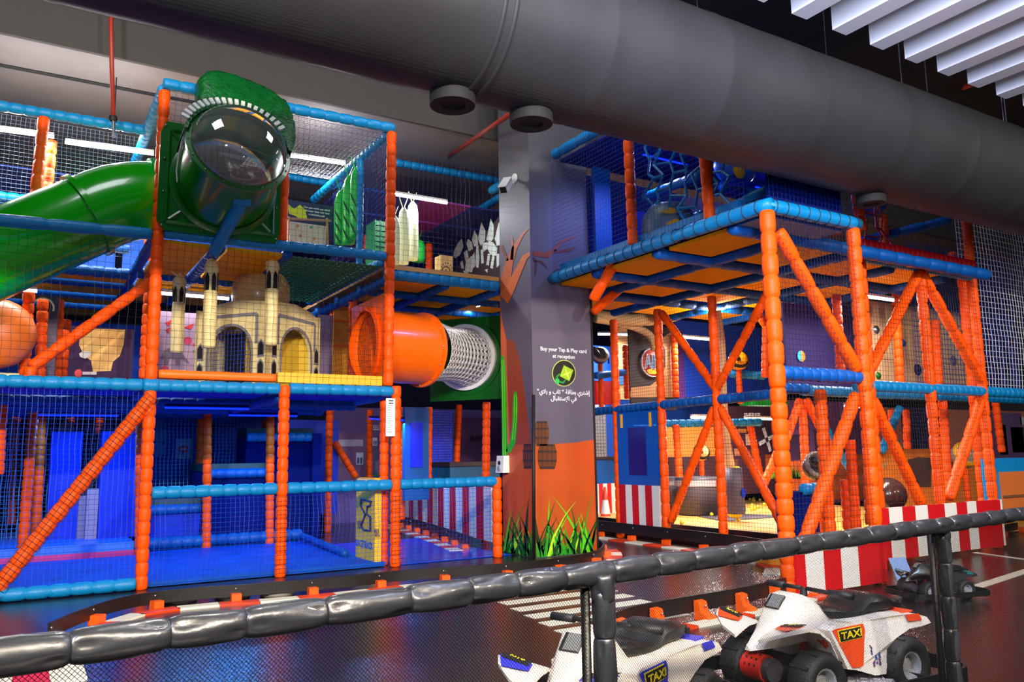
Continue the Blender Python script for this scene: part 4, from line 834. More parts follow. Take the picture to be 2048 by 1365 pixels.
p, q = at(810, 815, Y=13.1), at(858, 1000, Y=13.1); MB().box((p.x, 13.1, q.z), (q.x, 13.2, p.z)).build('panel', mat('gate_blue', (6, 92, 170), .4), gp); p, q = at(821, 845, Y=13.08), at(845, 935, Y=13.08); MB().box((p.x, 13.07, q.z), (q.x, 13.1, p.z)).build('window', mat('vivid_blue_film', (20, 50, 230), .3), gp)
p, q = at(860, 820, Y=14.3), at(906, 935, Y=14.3); sc_ = thing('mesh_screen', 'vivid blue mesh screen between dark red posts at the rear', 'screen', (p.x, 14.3, q.z)); MB().box((p.x, 14.32, q.z), (q.x, 14.35, p.z)).build('film', MATS['vivid_blue_film'], sc_); MB().net((p.x, 14.3, q.z), XA * (q.x - p.x), ZA * (p.z - q.z), .05, .006).build('mesh', NETB, sc_)
p, q = at(900, 925, Y=13.2), at(1000, 975, Y=13.2); cn = thing('padded_counter', 'teal padded counter with dark top behind the orange post', 'counter', (p.x, 13.2, 0)); MB().box((p.x, 13.2, .1), (q.x, 14.2, p.z - .08)).build('body', mat('teal_vinyl', (12, 96, 140), .45), cn); MB().box((p.x - .03, 13.15, p.z - .08), (q.x, 14.2, p.z)).build('top', mat('dark_counter_top', (50, 44, 52), .3), cn)
# ================================================================== RIGHT PLAY FRAME
XR, YR, Z2 = 6.22, 5.3, 3.77
RF = thing("play_tower", 'overhanging play frame with orange deck undersides right of the column', 'play frame', (XR, YR, 0))
def tie(p, q, n, r=.072, fr=RF):      # black cord loops round a rail
    p, q = V(p), V(q); d = (q - p)
    for i in range(n): c = p + d * ((i + .5) / n); MB().lathe([(r, -.006), (r + .006, 0), (r, .006)], c, d, 14).build('cord_loop', NETK, fr)
def rpost(p, q, r=.066, m=ORANGE, name='post', seg=.15): return post(p, q, RF, m, r, name, seg)
def rbeam(p, q, r=.07, m=RAIL, seg=.4, name='rail'): return beam(p, q, RF, m, r, name, seg)
# corner posts of the near bay
rpost((XR, YR, 0), (XR, YR, 1.95), .078); rpost((XR, YR, 1.95), (XR, YR, Z2 - .06), .078, seg=.22)
rpost((7.56, YR, 0), (7.56, YR, Z2 - .06), .07, seg=.2); rpost((7.42, 5.75, 0), (7.42, 5.75, 2.0), .066)
# outer rails of the overhanging deck, tied with cord
rbeam((XR, YR - .06, Z2), (XR, 9.12, Z2), .075, seg=1.3); tie((XR, YR, Z2), (XR, 9.1, Z2), 22, .078)
rbeam((XR, YR, Z2), (7.66, YR, Z2), .075, seg=1.3); tie((XR, YR, Z2), (7.66, YR, Z2), 9, .078)
MB().box((XR + .14, YR + .5, Z2 + .06), (XR + .2, 9.1, Z2 + .22)).build('kick_board', RAIL, RF)
# deck undersides and joists
COLS = ((6.40, 7.08), (7.34, 8.26), (8.54, 9.46), (9.74, 10.66)); ROWS = ((5.96, 6.92), (7.18, 8.1), (8.38, 9.13), (9.55, 10.4))
for i, (x0, x1) in enumerate(COLS):
    for j, (y0, y1) in enumerate(ROWS):
        if i == 0 and j == 3: continue
        MB().box((x0, y0, 3.70), (x1, y1, 3.74)).build('deck_panel', DECK, RF)
MB().box((6.3, 5.38, 3.69), (7.5, 5.8, 3.72)).build('deck_panel', BLUE, RF)
for y in (5.85, 7.05, 8.24): rbeam((XR + .08, y, 3.69), (11.2, y, 3.69), .078, BLUE, .35, 'joist')
rbeam((7.1, 9.36, 3.69), (11.2, 9.36, 3.69), .078, BLUE, .35, 'joist')
for x in (7.2, 8.4, 9.6, 10.8): rbeam((x, 5.9 if x < 8.6 else 6.2, 3.69), (x, 10.5, 3.69), .078, BLUE, .35, 'joist')
# recessed lower face
XF = 8.4; FZ = .26
for y in (8.24, 9.4, 10.5): rpost((XF, y, 0), (XF, y, 3.56), seg=.2)
rpost((XF, 8.24, 2.22), (XF, 9.32, 3.5), .06, name='brace', seg=.3); rpost((XF, 8.24, 2.22), (XF, 7.15, 3.52), .06, name='brace', seg=.3); rpost((XF, 8.3, 1.96), (XF, 9.3, .32), .06, name='brace', seg=.3); rpost((XF, 8.18, 1.96), (XF, 7.15, .32), .06, name='brace', seg=.3)
rbeam((XF, 7.05, 2.08), (XF, 8.18, 2.08), m=BLUE, seg=.12); rbeam((XF, 8.3, 2.08), (XF, 12.0, 2.05), m=BLUE, seg=.12)
rpost(at(1228, 528, Y=8.0), at(1186, 600, Y=8.35), .07, name='brace', seg=.3); rpost(at(1258, 562, Y=8.9), at(1186, 625, Y=9.0), .065, name='brace', seg=.6)
# near face between the two corner posts
rbeam((XR + .08, YR + .02, 2.1), (7.5, YR + .02, 2.1), .072, BLUE, .14); rbeam((6.85, YR + .6, 2.02), (7.4, YR + .6, 2.02), .06, BLUE, .14)
rpost(at(1556, 462, Y=YR), at(1714, 742, Y=YR), .07, name='brace', seg=.34); rpost(at(1712, 790, Y=YR + .1), at(1592, 1130, Y=YR + .1), .07, name='brace', seg=.34)
# second bay to the right
YB2 = 6.15
for x, z1 in ((8.87, 3.9), (10.13, 3.68), (11.36, 4.9)): rpost((x, YB2, 0), (x, YB2, z1), seg=.22)
rpost((11.75, YB2 + .35, 0), (11.75, YB2 + .35, 3.9), .066, seg=.22)
rbeam((8.87, YB2, 3.75), (11.4, YB2, 3.75), seg=.16); MB().quilt((8.87, YB2 - .02, 3.9), (11.36, YB2 - .02, 3.9), .075, .11).build('edge_pad', RED, RF, True)
rbeam((8.6, YB2, 2.12), (14.5, YB2, 2.12), m=RAIL, seg=.13); rbeam((8.6, YB2 + .8, 2.12), (14.5, YB2 + .8, 2.12), m=RAIL, seg=.14)
for a, b in (((1838, 545), (1740, 740)), ((1842, 545), (1968, 772)), ((1745, 800), (1842, 1008)), ((1962, 800), (1898, 998))): pxpost(a, b, YB2, RF, name='brace', r=.07, seg=.3)
# inner posts of the right frame
for a, b, Y in (((1532, 640), (1530, 755), 9.5), ((1348, 670), (1352, 795), 11.5), ((1250, 690), (1255, 798), 12.5), ((1500, 850), (1522, 960), 10.4), ((1352, 850), (1362, 1000), 10.8), ((1605, 800), (1612, 980), 8.5), ((1672, 590), (1682, 750), 7.2), ((1790, 560), (1800, 770), 7.3), ((1870, 640), (1878, 770), 7.2), ((1783, 820), (1790, 930), 8.4), ((1885, 800), (1898, 1000), 7.0), ((1990, 800), (2004, 905), 8.2), ((1700, 880), (1712, 1060), 6.6), ((1690, 960), (1696, 1060), 6.9), ((1735, 870), (1742, 1050), 5.9), ((1812, 820), (1816, 930), 8.8), ((1640, 840), (1650, 940), 8.8)):
    pxpost(a, b, Y, RF)
for a, b, Y in (((1600, 800), (1572, 880), 8.4), ((1612, 800), (1665, 905), 8.4), ((1555, 905), (1525, 975), 9.0), ((1512, 620), (1548, 680), 9.0)): pxpost(a, b, Y, RF, name='brace')
for a, b, Y in (((1635, 830), (1712, 960), 8.9), ((1800, 815), (1762, 905), 8.2)): pxpost(a, b, Y, RF, RAIL, name='brace')
rbeam(at(1325, 848, Y=11.0), at(1522, 845, Y=10.2), seg=.14); rbeam(at(1190, 752, Y=12.5), at(1250, 745, Y=12.5), m=BLUE); rbeam(at(1460, 748, Y=9.8), at(1530, 752, Y=9.6), seg=.14)
# upper level
for a, b, Y in (((1255, 250), (1266, 490), 7.44), ((1407, 270), (1420, 445), 6.1), ((1545, 330), (1548, 405), 5.75), ((1665, 360), (1672, 470), 6.1), ((1712, 380), (1722, 462), 5.9), ((1766, 430), (1770, 500), 7.4), ((1904, 505), (1906, 540), 8)): pxpost(a, b, Y, RF, seg=.2)
rbeam((6.35, 8.2, 5.62), (6.35, 11, 5.62)); rbeam(at(1288, 395, Y=8.4), at(1400, 350, Y=6.9), .06); rbeam(at(1290, 480, Y=8), at(1410, 430, Y=6.7), m=BLUE); rbeam(at(1700, 488, Y=7.8), at(1900, 440, Y=6.8), .07, BLUE); rbeam(at(1440, 425, Y=6.4), at(1535, 378, Y=5.8), .05); rbeam(at(1440, 372, Y=8), at(1560, 400, Y=8), m=BLUE)
PURB = mat('purple_net_cloth', (40, 26, 96), .7, bump=.4, bscale=120)
p, q = at(1184, 290, Y=9.0), at(1224, 478, Y=9.0); MB().box((p.x + .02, 9.0, 4.05), (q.x, 9.06, 5.55)).build('side_sheet', BLUE, RF)
for (x0, x1, y, mm, z0, z1) in ((6.95, 9.2, 9.6, NAVY, 3.95, 5.6), (9.2, 12, 9.6, PURB, 3.95, 5.6), (7.0, 8.6, 8.4, NAVY, 3.95, 4.7)): MB().box((x0, y, z0), (x1, y + .03, z1)).build('back_sheet', mm, RF)
MB().box((6.35, 6.2, 3.86), (11.2, 9.55, 3.9)).build('play_floor', NAVY, RF)
for (x0, x1, y0, y1) in ((6.4, 8.4, 6.3, 7.6), (6.4, 8.4, 7.7, 9.1), (8.5, 11, 6.3, 9.1)): MB().box((x0, y0, 5.5), (x1, y1, 5.53)).build('roof_panel', ROOF, RF)
MB().box((XR + .1, YR + .02, Z2 - 1.45), (7.5, YR + .03, Z2 - .9)) if False else None
MB().box((XR + .12, YR + .08, Z2 + .08), (7.5, YR + .1, Z2 + .75)).build('front_sheet', NAVY, RF)
# rope climbing nets
def ropeweb(o, u, v, nu, nv, m, r, label, seed):
    g = random.Random(seed); o, u, v = V(o), V(u), V(v); n = u.cross(v).normalized(); P_ = {}
    for i in range(nu + 1):
        for j in range(nv + 1):
            a, b = (i + (.5 if j % 2 else 0)) / (nu + .5), j / nv
            P_[i, j] = o + u * (a + g.uniform(-.25, .25) / nu) + v * (b + g.uniform(-.2, .2) / nv) + n * g.uniform(-.06, .06)
    t_ = thing('rope_web', label, 'rope net', o)
    for i in range(nu + 1):
        for j in range(nv + 1):
            if i < nu and (i + j) % 2: MB().tube([P_[i, j], P_[i + 1, j]], r, 6).build('rope', m, t_)
            if j < nv: MB().tube([P_[i, j], P_[i, j + 1]], r, 6).build('rope', m, t_)
ropeweb((6.45, 7.4, 3.9), V((0.1, -1.3, 0)), V((.1, 0, 1.7)), 6, 11, RAIL, .017, 'blue knotted rope web between two upper orange posts', 2)
q0_ = at(1728, 492, Y=6.9); ropeweb(q0_, V((.75, .1, 0)), V((0, 0, .9)), 2, 5, mat('coral_rope', (220, 80, 70), .6), .016, 'coral knotted rope web above the red padded deck edge', 4)
# nets
def rnet(o, u, v, cell, m=NETK, r=.002, sag=.015, **k): return net(o, u, v, cell, m, r, sag, RF, **k)
rnet((XR + .06, YR - .04, .5), XA * 1.28, ZA * 1.5, .05); rnet((XR + .06, YR - .04, 2.18), XA * 1.28, ZA * 1.52, .05, mat('navy_net_cord', (20, 24, 70), .6))
rnet((XF - .03, 7.05, FZ), YA * 2.3, ZA * 1.75, .05); rnet((XF - .03, 7.05, 2.15), YA * 3.4, ZA * 1.42, .05)
rnet((8.9, YB2 - .05, .2), XA * 2.45, ZA * 1.85, .05); rnet((8.3, YB2 - .05, 2.2), XA * 3.05, ZA * 1.5, .055); rnet((8.3, YB2 - .03, 3.95), XA * 3.05, ZA * 1.2, .06)
rnet((11.8, YB2 + .4, 2.2), XA * 2.6, ZA * 2.6, .085, NETW, .0045, .03); rnet((11.8, YB2 + 1.2, 2.2), XA * 3, ZA * 2.4, .08, NETB, .0045, .03)
rnet((XR + .02, 5.6, Z2 + .1), YA * 3.5, ZA * 1.75, .06, NETD); rnet((XR + .05, YR, Z2 + .1), XA * 1.4, ZA * 1.0, .06, NETD)
rnet((8.9, YR + .75, .8), XA * 0.01, ZA * .01, .05) if False else None
# dark cloth, port hole and the beige climbing wall behind
dc = thing('port_hole_sheet', 'dark purple mesh wall with round port hole behind the near bay', 'panel', (9, 8.2, 2.2)); p, q = at(1562, 560, Y=8.2), at(1735, 768, Y=8.2)
MB().box((p.x, 8.2, 2.2), (q.x, 8.24, 3.6)).build('sheet', PURB, dc)
c = at(1602, 713, Y=8.18); MB().lathe([(0, 0), (.085, 0), (.085, .01), (0, .01)], c, -YA, 24, PI / 2, PI * 1.5).build('port_half', mat('orange_glow_print', (250, 150, 40), .5), dc); MB().lathe([(0, 0), (.085, 0), (.085, .01), (0, .01)], c, -YA, 24, -PI / 2, PI * .45).build('port_half', mat('cyan_print', (70, 200, 240), .5), dc)
cw = thing('climbing_sheet', 'beige canvas climbing wall with dark discs in place of round holes', 'climbing wall', (11, 7.5, 2.2)); YW = 7.7
p, q = at(1728, 600, Y=YW), at(1972, 790, Y=YW); TAN = mat('beige_canvas', (206, 170, 126), .6, bump=.4, bscale=4, var=.06)
MB().box((p.x, YW, 2.2), (q.x, YW + .05, 3.66)).build('sheet', TAN, cw)
for (y_) in (645, 715): a = at(1735, y_, Y=YW - .005); MB().tube([a, a + XA * .9, V((q.x - .1, YW - .005, a.z))], .012, 5).build('seam', TAN, cw)
for (x, y, w, mm) in ((1921, 572, 1, INK), (1896, 610, 1, INK), (1752, 660, 1.1, STEEL), (1806, 687, .9, BLUE), (1929, 678, .8, GREYC), (1906, 722, 1.4, mat('mauve_print', (110, 90, 110), .5)), (1835, 740, 1.5, INK), (1756, 752, .9, DGREEN)):
    MB().lathe([(0, .03), (.05 * w, .025), (.062 * w, .01), (.065 * w, 0)], at(x, y, Y=YW), -YA, 18).build('hole_disc', mm, cw, True)  # discs stand in for open holes in the sheet
# ---- objects on the right frame's first level
PODM = mat('blue_pod_vinyl', (20, 96, 190), .35, coat=.3)
for (px, py, Y, lab) in ((1470, 335, 7.2, 'blue padded pod with yellow disc hanging behind upper orange posts'), (1738, 400, 7.4, 'blue padded pod with yellow disc half hidden by the duct')):
    c = at(px, py, Y=Y); t_ = thing('hanging_pod', lab, 'pod', c, 'blue hanging pods'); MB().ball(c, .34, 20, (1, .6, .75)).build('body', PODM, t_, True); MB().lathe([(0, .02), (.09, .015), (.11, 0)], at(px + (8 if px < 1600 else -6), py + (6 if px < 1600 else 0), Y=Y - .22), -YA, 20).build('disc', YELLOW, t_, True)
    MB().tube([c + ZA * .2, V((c.x, c.y, 5.5))], .02, 6).build('hanger', NETK, t_)
c = at(1338, 455, Y=7.2); t_ = thing('padded_drum', 'grey padded drum with yellow flashes behind the rope web', 'drum', (c.x, 7.2, 3.9)); MB().lathe([(.3, 0), (.34, .15), (.32, .32), (.22, .45), (.001, .5)], (c.x, 7.2, 3.9), ZA, 22).build('body', mat('grey_blue_vinyl', (74, 100, 120), .45), t_, True)
for q in ([(1318, 425), (1340, 415), (1366, 424), (1340, 428)], [(1330, 448), (1350, 438), (1362, 442), (1345, 452)]): MB().prism([(lambda p: (p.x, p.z))(at(x, y, Y=6.86)) for x, y in q], (0, 6.86, 0), XA, ZA, .01).build('flash', YELLOW, t_)
for (px, Yc) in ((1330, 6.85),): pass
# lit lamps in the right frame
tubelamp(at(1196, 669, Y=13.0), at(1268, 670, Y=12.4), 'lit white tube lamp beside the column under the right deck', 70)
c = at(1432, 605, Y=9.3); t_ = thing('spot_lamp', 'small lit spot lamp under the orange deck panels', 'lamp', c); MB().lathe([(0, 0), (.05, 0), (.055, .02), (.05, .06), (0, .07)], c, ZA, 16).build('housing', WHITE, t_, True); MB().ball(c, .045, 12).build('bulb', LAMP, t_, True)
lamp('spot_lamp_glow', 'POINT', c - ZA * .25, 85, (1, .93, .85), .08)
for (x, y, z, p_, lab) in ((9.6, 9.6, 1.9, 95, 'white tube lamp under the first deck of the right arena'), (10.4, 7.0, 3.5, 70, 'white tube lamp under the orange deck near the climbing wall'), (10.2, 7.2, 1.95, 60, 'white tube lamp under the walkway behind the barrels')): tubelamp((x - .4, y, z), (x + .4, y, z), lab, p_, c=(1, .9, .8))
for (x, y, z, lab, p_) in ((7.4, 8.0, 5.35, 'blue tube lamp in the upper right frame', 60), (9.8, 8.2, 5.35, 'violet tube lamp in the upper right frame', 50)): tubelamp((x - .4, y, z), (x + .4, y, z), lab, p_, LAMPB, (.3, .35, 1))
# sign wall with the round printed ball
sg = thing('ball_sign', 'black and tan cloth wall bearing the round AIM ball sign', 'sign', at(1303, 790, Y=11.6)); Yg = 11.6
p, q = at(1256, 648, Y=Yg), at(1352, 800, Y=Yg); MB().box((p.x, Yg, 2.15), (q.x, Yg + .03, p.z)).build('sheet', mat('dark_brown_cloth', (44, 30, 26), .7), sg)
decal(sg, 'tan_cloth', (178, 130, 84), [(1320, 680), (1347, 660), (1352, 795), (1260, 795), (1262, 776), (1300, 772), (1316, 760), (1330, 735), (1330, 700)], Yg, 1)
c = at(1303, 726, Y=Yg); RB = .26
MB().lathe([(0, .03), (RB * .92, .028), (RB, .01), (RB, 0)], c, -YA, 36).build('ball_disc', mat('red_brown_print', (190, 50, 40), .45), sg, True); MB().lathe([(RB * .98, .0), (RB * 1.06, .0), (RB * 1.06, .035), (RB * .98, .035)], c, -YA, 36).build('ball_rim', mat('pale_grey_print', (190, 186, 190), .45), sg)
text('lettering', 'AIM', c - YA * .04, XA, ZA, .24, mat('slate_blue_print', (90, 120, 150), .5), sg, .01, sx=.62); text('lettering_outline', 'AIM', c - YA * .034, XA, ZA, .27, WTXT, sg, .006, sx=.62)
MB().prism([(-.16, -.16), (-.06, -.11), (0, -.15), (.08, -.10), (.17, -.15), (.1, -.22), (-.1, -.22)], c - YA * .032, XA, ZA, .004).build('flame_print', YELLOW, sg)
# big bent hoses
HOSE = mat('beige_hose', (206, 170, 120), .5, bump=.3, bscale=10)
def hose(label, pts, r):
    t_ = thing('air_hose', label, 'hose', pts[-1]); P2 = []
    for i in range(len(pts) - 1):
        a, b, c2, d2_ = pts[max(i-1, 0)], pts[i], pts[i+1], pts[min(i+2, len(pts)-1)]
        for k in range(10):
            t = k / 10; P2.append(.5 * ((2*b) + (c2 - a)*t + (2*a - 5*b + 4*c2 - d2_)*t*t + (3*b - a - 3*c2 + d2_)*t**3))
    P2.append(pts[-1]); MB().tube(P2, [r * (1 + .05 * (i % 2)) for i in range(len(P2))], 14).build('hose', HOSE, t_, True); return t_
hose('fat beige hose bending down behind the round ball sign', [at(1190, 638, Y=11.4), at(1230, 645, Y=11.4), at(1270, 655, Y=11.35), at(1300, 672, Y=11.2), at(1310, 700, Y=11.1)], .07)
hose('fat beige hose running under the orange deck panels', [at(1190, 632, Y=11.5), at(1260, 640, Y=11.2), at(1330, 636, Y=10.8), at(1380, 618, Y=10.2), at(1425, 612, Y=9.6)], .11)
hz = hose('beige hose dropping into the hanging grey basket', [at(1432, 622, Y=9.2), at(1441, 690, Y=9.2), at(1444, 780, Y=9.2), at(1450, 870, Y=9.2), at(1462, 945, Y=9.2)], .075)
# cannon pods
def pod(px, py, Y, r, label, base_z, m1, m2):
    c = at(px, py, Y=Y); t_ = thing('ball_cannon', label, 'ball cannon', (c.x, Y, base_z), 'swivel ball cannons')
    MB().ball(c, r, 20).build('shell', m1, t_, True); MB().lathe([(r * .75, 0), (r * .9, -r * .12), (r * 1.04, -r * .3), (r * .9, -r * .35)], c + V((-.3, -.6, .3)).normalized() * r * .62, V((-.3, -.6, .3)), 22).build('face_ring', m2, t_, True)
    MB().tube([c + V((-r * .5, -.1, 0)), c + V((-r * 2.0, -.25, .1))], r * .22, 10).build('barrel', INK, t_, True); MB().tube([c + V((r * .8, 0, .1)), c + V((r * 1.2, 0, .02)), c + V((r * 1.25, 0, -.15))], r * .1, 7).build('handle', INK, t_)
    MB().quilt((c.x, Y, base_z), (c.x, Y, c.z - r * .8), .05, .15).build('pedestal', ORANGE, t_, True); return t_
SIL = mat('silver_grey_shell', (150, 140, 130), .3); DKS = mat('dark_grey_shell', (60, 58, 64), .3)
pod(1200, 712, 12.6, .17, 'dark swivel ball cannon with chrome face beside the column', 2.15, DKS, SIL); pod(1476, 722, 9.7, .17, 'yellow faced swivel ball cannon before the blue net', 2.15, YELLOW, INK); pod(1402, 906, 11.6, .16, 'cream swivel ball cannon before the orange wall', .3, mat('cream_shell', (220, 180, 110), .3), INK); pod(1634, 934, 7.2, .19, 'grey swivel ball cannon beside the near brace', .26, DKS, SIL); pod(1928, 912, 7.9, .22, 'silver and yellow swivel ball cannon above the striped skirt', .2, SIL, YELLOW)
# arena: raised floor, walls, basket, vats, balls
MB().box((8.62, 7.1, .02), (14, 13.5, FZ)).build('arena_floor', mat('sand_yellow_mat', (232, 176, 84), .5, var=.1), RF)
MB().box((7.7, 6.6, .02), (8.6, 7.1, .2)).build('arena_floor', mat('amber_mat', (226, 150, 50), .5), RF)
ow = board('orange_backdrop', 'orange cloth wall at the back of the ball arena', (1322, 842), (1436, 945), 12.2, mat('amber_cloth', (228, 140, 50), .6, var=.05, bump=.2, bscale=3)); wall_px('plinth', (66, 36, 44), (1322, 915), (1436, 960), 12.18, ow)
sh = board('sheriff_mural', 'dark brown printed sheriff house wall in the ball arena', (1440, 812), (1562, 985), 12.0, mat('plum_brown_print', (70, 40, 54), .55), cat='mural panel'); text('lettering', 'SHERIFF', at(1504, 832, Y=11.98), XA, ZA, .1, WTXT, sh, .004, off=.01)
for (x, y, w, h, c_) in ((1470, 875, 16, 12, (150, 96, 60)), (1500, 880, 18, 22, (220, 180, 140)), (1474, 905, 12, 14, (180, 120, 80)), (1500, 915, 14, 30, (120, 70, 50)), (1463, 930, 26, 20, (110, 64, 48)), (1484, 862, 18, 8, (200, 130, 60)), (1545, 930, 30, 40, (190, 90, 40))): wall_px('mural_patch', c_, (x - w / 2, y - h / 2), (x + w / 2, y + h / 2), 12.0, sh, lay=2)
wm_c = at(1534, 880, Y=11.9)
for i in range(4): a = .35 + i * PI / 2; d = V((math.cos(a), 0, math.sin(a))); MB().bar(wm_c + d * .05, wm_c + d * .26, .08, .01, YA).build('windmill_vane', STRW, sh)
gm = board('desert_mural', 'dusky purple and orange printed desert town wall behind the near bay', (1560, 800), (1770, 1000), 11.0, mat('dusk_purple_print', (120, 84, 140), .55), cat='mural panel'); decal(gm, 'desert_floor', (216, 110, 50), [(1560, 925), (1660, 915), (1770, 905), (1770, 1000), (1560, 1000)], 11.0, 1)
for (x, y, w, h) in ((1592, 895, 30, 50), (1640, 890, 26, 60), (1690, 900, 20, 44)): wall_px('mural_house', (70, 50, 84), (x - w / 2, y - h / 2), (x + w / 2, y + h / 2), 11.0, gm, lay=2)
gs = random.Random(9)
for i in range(26): x = gs.uniform(1575, 1600) if i % 2 else gs.uniform(1540, 1575); decal(gm, 'grass_blade', (80, 170, 40), [(x - 2, 958), (x + gs.uniform(-4, 4), 938 + gs.uniform(-6, 6)), (x + 2, 958)], 10.95 if x > 1560 else 10.9, 2)
rm = board('street_backdrop', 'terracotta printed street wall behind the second bay of the right frame', (1742, 815), (2070, 1010), 10.2, mat('terracotta_print', (190, 110, 90), .55, var=.06), cat='mural panel')
for (x, y, w, h, c_) in ((1845, 870, 90, 112, (38, 36, 80)), (2010, 870, 80, 90, (110, 84, 130)), (2005, 880, 22, 60, (190, 190, 210)), (2046, 842, 14, 16, (196, 200, 214)), (2040, 880, 40, 50, (84, 60, 100)), (1765, 860, 30, 90, (200, 120, 90))): wall_px('mural_patch', c_, (x - w / 2, y - h / 2), (x + w / 2, y + h / 2), 10.2, rm, lay=2)
decal(rm, 'cactus_print', (70, 150, 130), [(1794, 915), (1794, 880), (1799, 880), (1800, 895), (1806, 884), (1807, 896), (1800, 904), (1800, 915)], 10.2, 4)
vt = thing('padded_vat', 'grey padded round vat with orange flame mat in the ball arena', 'vat', at(1398, 1005, Y=10.6)); c = at(1400, 995, Y=10.6); GRV = mat('grey_vinyl', (72, 66, 74), .5, bump=.2)
MB().lathe([(.001, .02), (.38, .02), (.42, .62), (.40, .66), (.36, .66), (.34, .1), (.001, .1)], (c.x, 10.6, FZ), ZA, 30).build('wall', GRV, vt, True); MB().lathe([(.405, .5), (.425, .5), (.43, .6), (.41, .6)], (c.x, 10.6, FZ), ZA, 30).build('band', mat('pale_grey_vinyl', (160, 150, 150), .5), vt)
MB().prism([(c.x - .75, 9.35), (c.x + .95, 9.35), (c.x + .5, 10.3), (c.x - .35, 10.3)], (0, 0, FZ), XA, YA, .012).build('mat', GRV, vt)
for q in ([(1394, 998), (1408, 980), (1406, 998)], [(1396, 1024), (1408, 1010), (1424, 999), (1416, 1024)]): MB().prism([(lambda p: (p.x, p.y))(at(x, y, Z=FZ)) for x, y in q], (0, 0, FZ + .013), XA, YA, .004).build('flame', mat('flame_orange', (250, 140, 40), .5), vt)
c2_ = at(1342, 985, Y=11.6); v2 = thing('padded_vat', 'smaller grey banded vat against the orange cloth wall', 'vat', (c2_.x, 11.6, FZ)); MB().lathe([(.001, .02), (.26, .02), (.28, .62), (.25, .64), (.24, .1), (.001, .1)], (c2_.x, 11.6, FZ), ZA, 24).build('wall', GRV, v2, True); MB().lathe([(.275, .48), (.29, .48), (.29, .56), (.275, .56)], (c2_.x, 11.6, FZ), ZA, 24).build('band', MATS['pale_grey_vinyl'], v2)
bk = thing('ball_basket', 'hanging grey cloth ball basket with yellow underside', 'basket', at(1468, 1030, Y=9.2)); a, b = at(1468, 936, Y=9.2), at(1470, 1028, Y=9.2); Hb = a.z - b.z
MB().lathe([(.155, 0), (.17, .05), (.15, Hb * .6), (.14, Hb), (.12, Hb), (.13, .06)], (b.x, 9.2, b.z), ZA, 26).build('basket', mat('slate_cloth', (70, 66, 86), .6, bump=.3, bscale=8), bk, True); MB().ball((b.x, 9.2, b.z + .03), .13, 18, (1, 1, .8)).build('yellow_bottom', mat('yellow_net_ball', (214, 196, 20), .5), bk, True); MB().lathe([(.0, .02), (.1, .02), (.12, -.02)], (b.x, 9.2, a.z), ZA, 20).build('yellow_collar', MATS['yellow_net_ball'], bk, True); MB().lathe([(.0, .008), (.05, .006), (.075, 0)], (b.x + .05, 9.2 - .155, b.z + Hb * .45), V((.3, -1, .05)), 18).build('blue_patch', DBLUE, bk, True)
blm = MATS['yellow_net_ball']; g9 = random.Random(12)
for i in range(26):
    px_, py_ = (g9.uniform(1500, 1560), g9.uniform(990, 1025)) if i < 18 else (g9.uniform(1340, 1480), g9.uniform(1010, 1060)); p = at(px_, py_, Z=FZ)
    tag(MB().ball((p.x, p.y, FZ + .035), .035, 10).build('play_ball', blm, None, True), 'small yellow foam ball lying on the sand coloured arena floor', 'ball', 'yellow balls on the arena floor')
tubelamp((10.6, 11.2, 3.5), (11.6, 11.2, 3.5), 'white tube lamp in front of the bright blue net sheet', 90); tubelamp((11.5, 10.6, 1.95), (12.5, 10.6, 1.95), 'white tube lamp in front of the printed desert town', 70, c=(1, .85, .9))
MB().box((8.6, 13.45, .3), (14, 13.48, 3.6)).build('back_sheet', MATS['bright_blue_mesh'], RF)
# padded door blocks with striped foot, beside the column
db = thing('padded_hatch', 'blue padded door panel with recessed window and striped foot', 'door panel', (XF - .05, 9.95, FZ))
MB().box((XF - .06, 9.47, .85), (XF, 10.42, 2.0)).build('panel', mat('door_blue', (4, 84, 178), .3, coat=.3, bump=.05), db); MB().box((XF - .065, 9.72, 1.0), (XF - .058, 10.15, 1.75)).build('window', mat('dark_violet_film', (40, 24, 110), .2), db)
for y in (9.6, 10.3): MB().box((XF - .075, y - .02, 1.75), (XF - .06, y + .02, 1.97)).build('yellow_strap', YELLOW, db)
for i in range(6): y0 = 10.42 - i * .158; MB().box((XF - .06, y0 - .158, .2), (XF, y0, .85)).build('stripe', STRW if i % 2 else RED, db)
d3 = thing('padded_barrier', 'blue counter with striped foot glimpsed just right of the column', 'counter', (9.3, 12.2, 0)); p, q = at(1186, 920, Y=12.0), at(1240, 1040, Y=12.0); MB().box((p.x, 12.0, .8), (q.x, 12.3, p.z)).build('body', BLUE, d3); MB().box((p.x, 11.95, p.z), (q.x, 12.3, p.z + .05)).build('top', MATS['dark_counter_top'], d3)
for i in range(6): w = (q.x - p.x) / 6; MB().box((p.x + i * w, 11.98, .1), (p.x + (i + 1) * w, 12.02, .8)).build('stripe', RED if i % 2 else STRW, d3)
cn_ = at(1211, 1025, Y=11.5); cn2 = thing('traffic_cone', 'orange and white traffic cone beside the column', 'cone', (cn_.x, 11.5, 0.02)); MB().lathe([(.12, .03), (.085, .28)], (cn_.x, 11.5, .02), ZA, 18).build('lower_band', KERBR, cn2, True); MB().lathe([(.085, .28), (.05, .52)], (cn_.x, 11.5, .02), ZA, 18).build('white_band', STRW, cn2, True); MB().lathe([(.05, .52), (.02, .74), (.001, .75)], (cn_.x, 11.5, .02), ZA, 18).build('tip', KERBR, cn2, True); MB().box((cn_.x - .15, 11.35, 0.02), (cn_.x + .15, 11.65, .05)).build('base', KERBR, cn2)
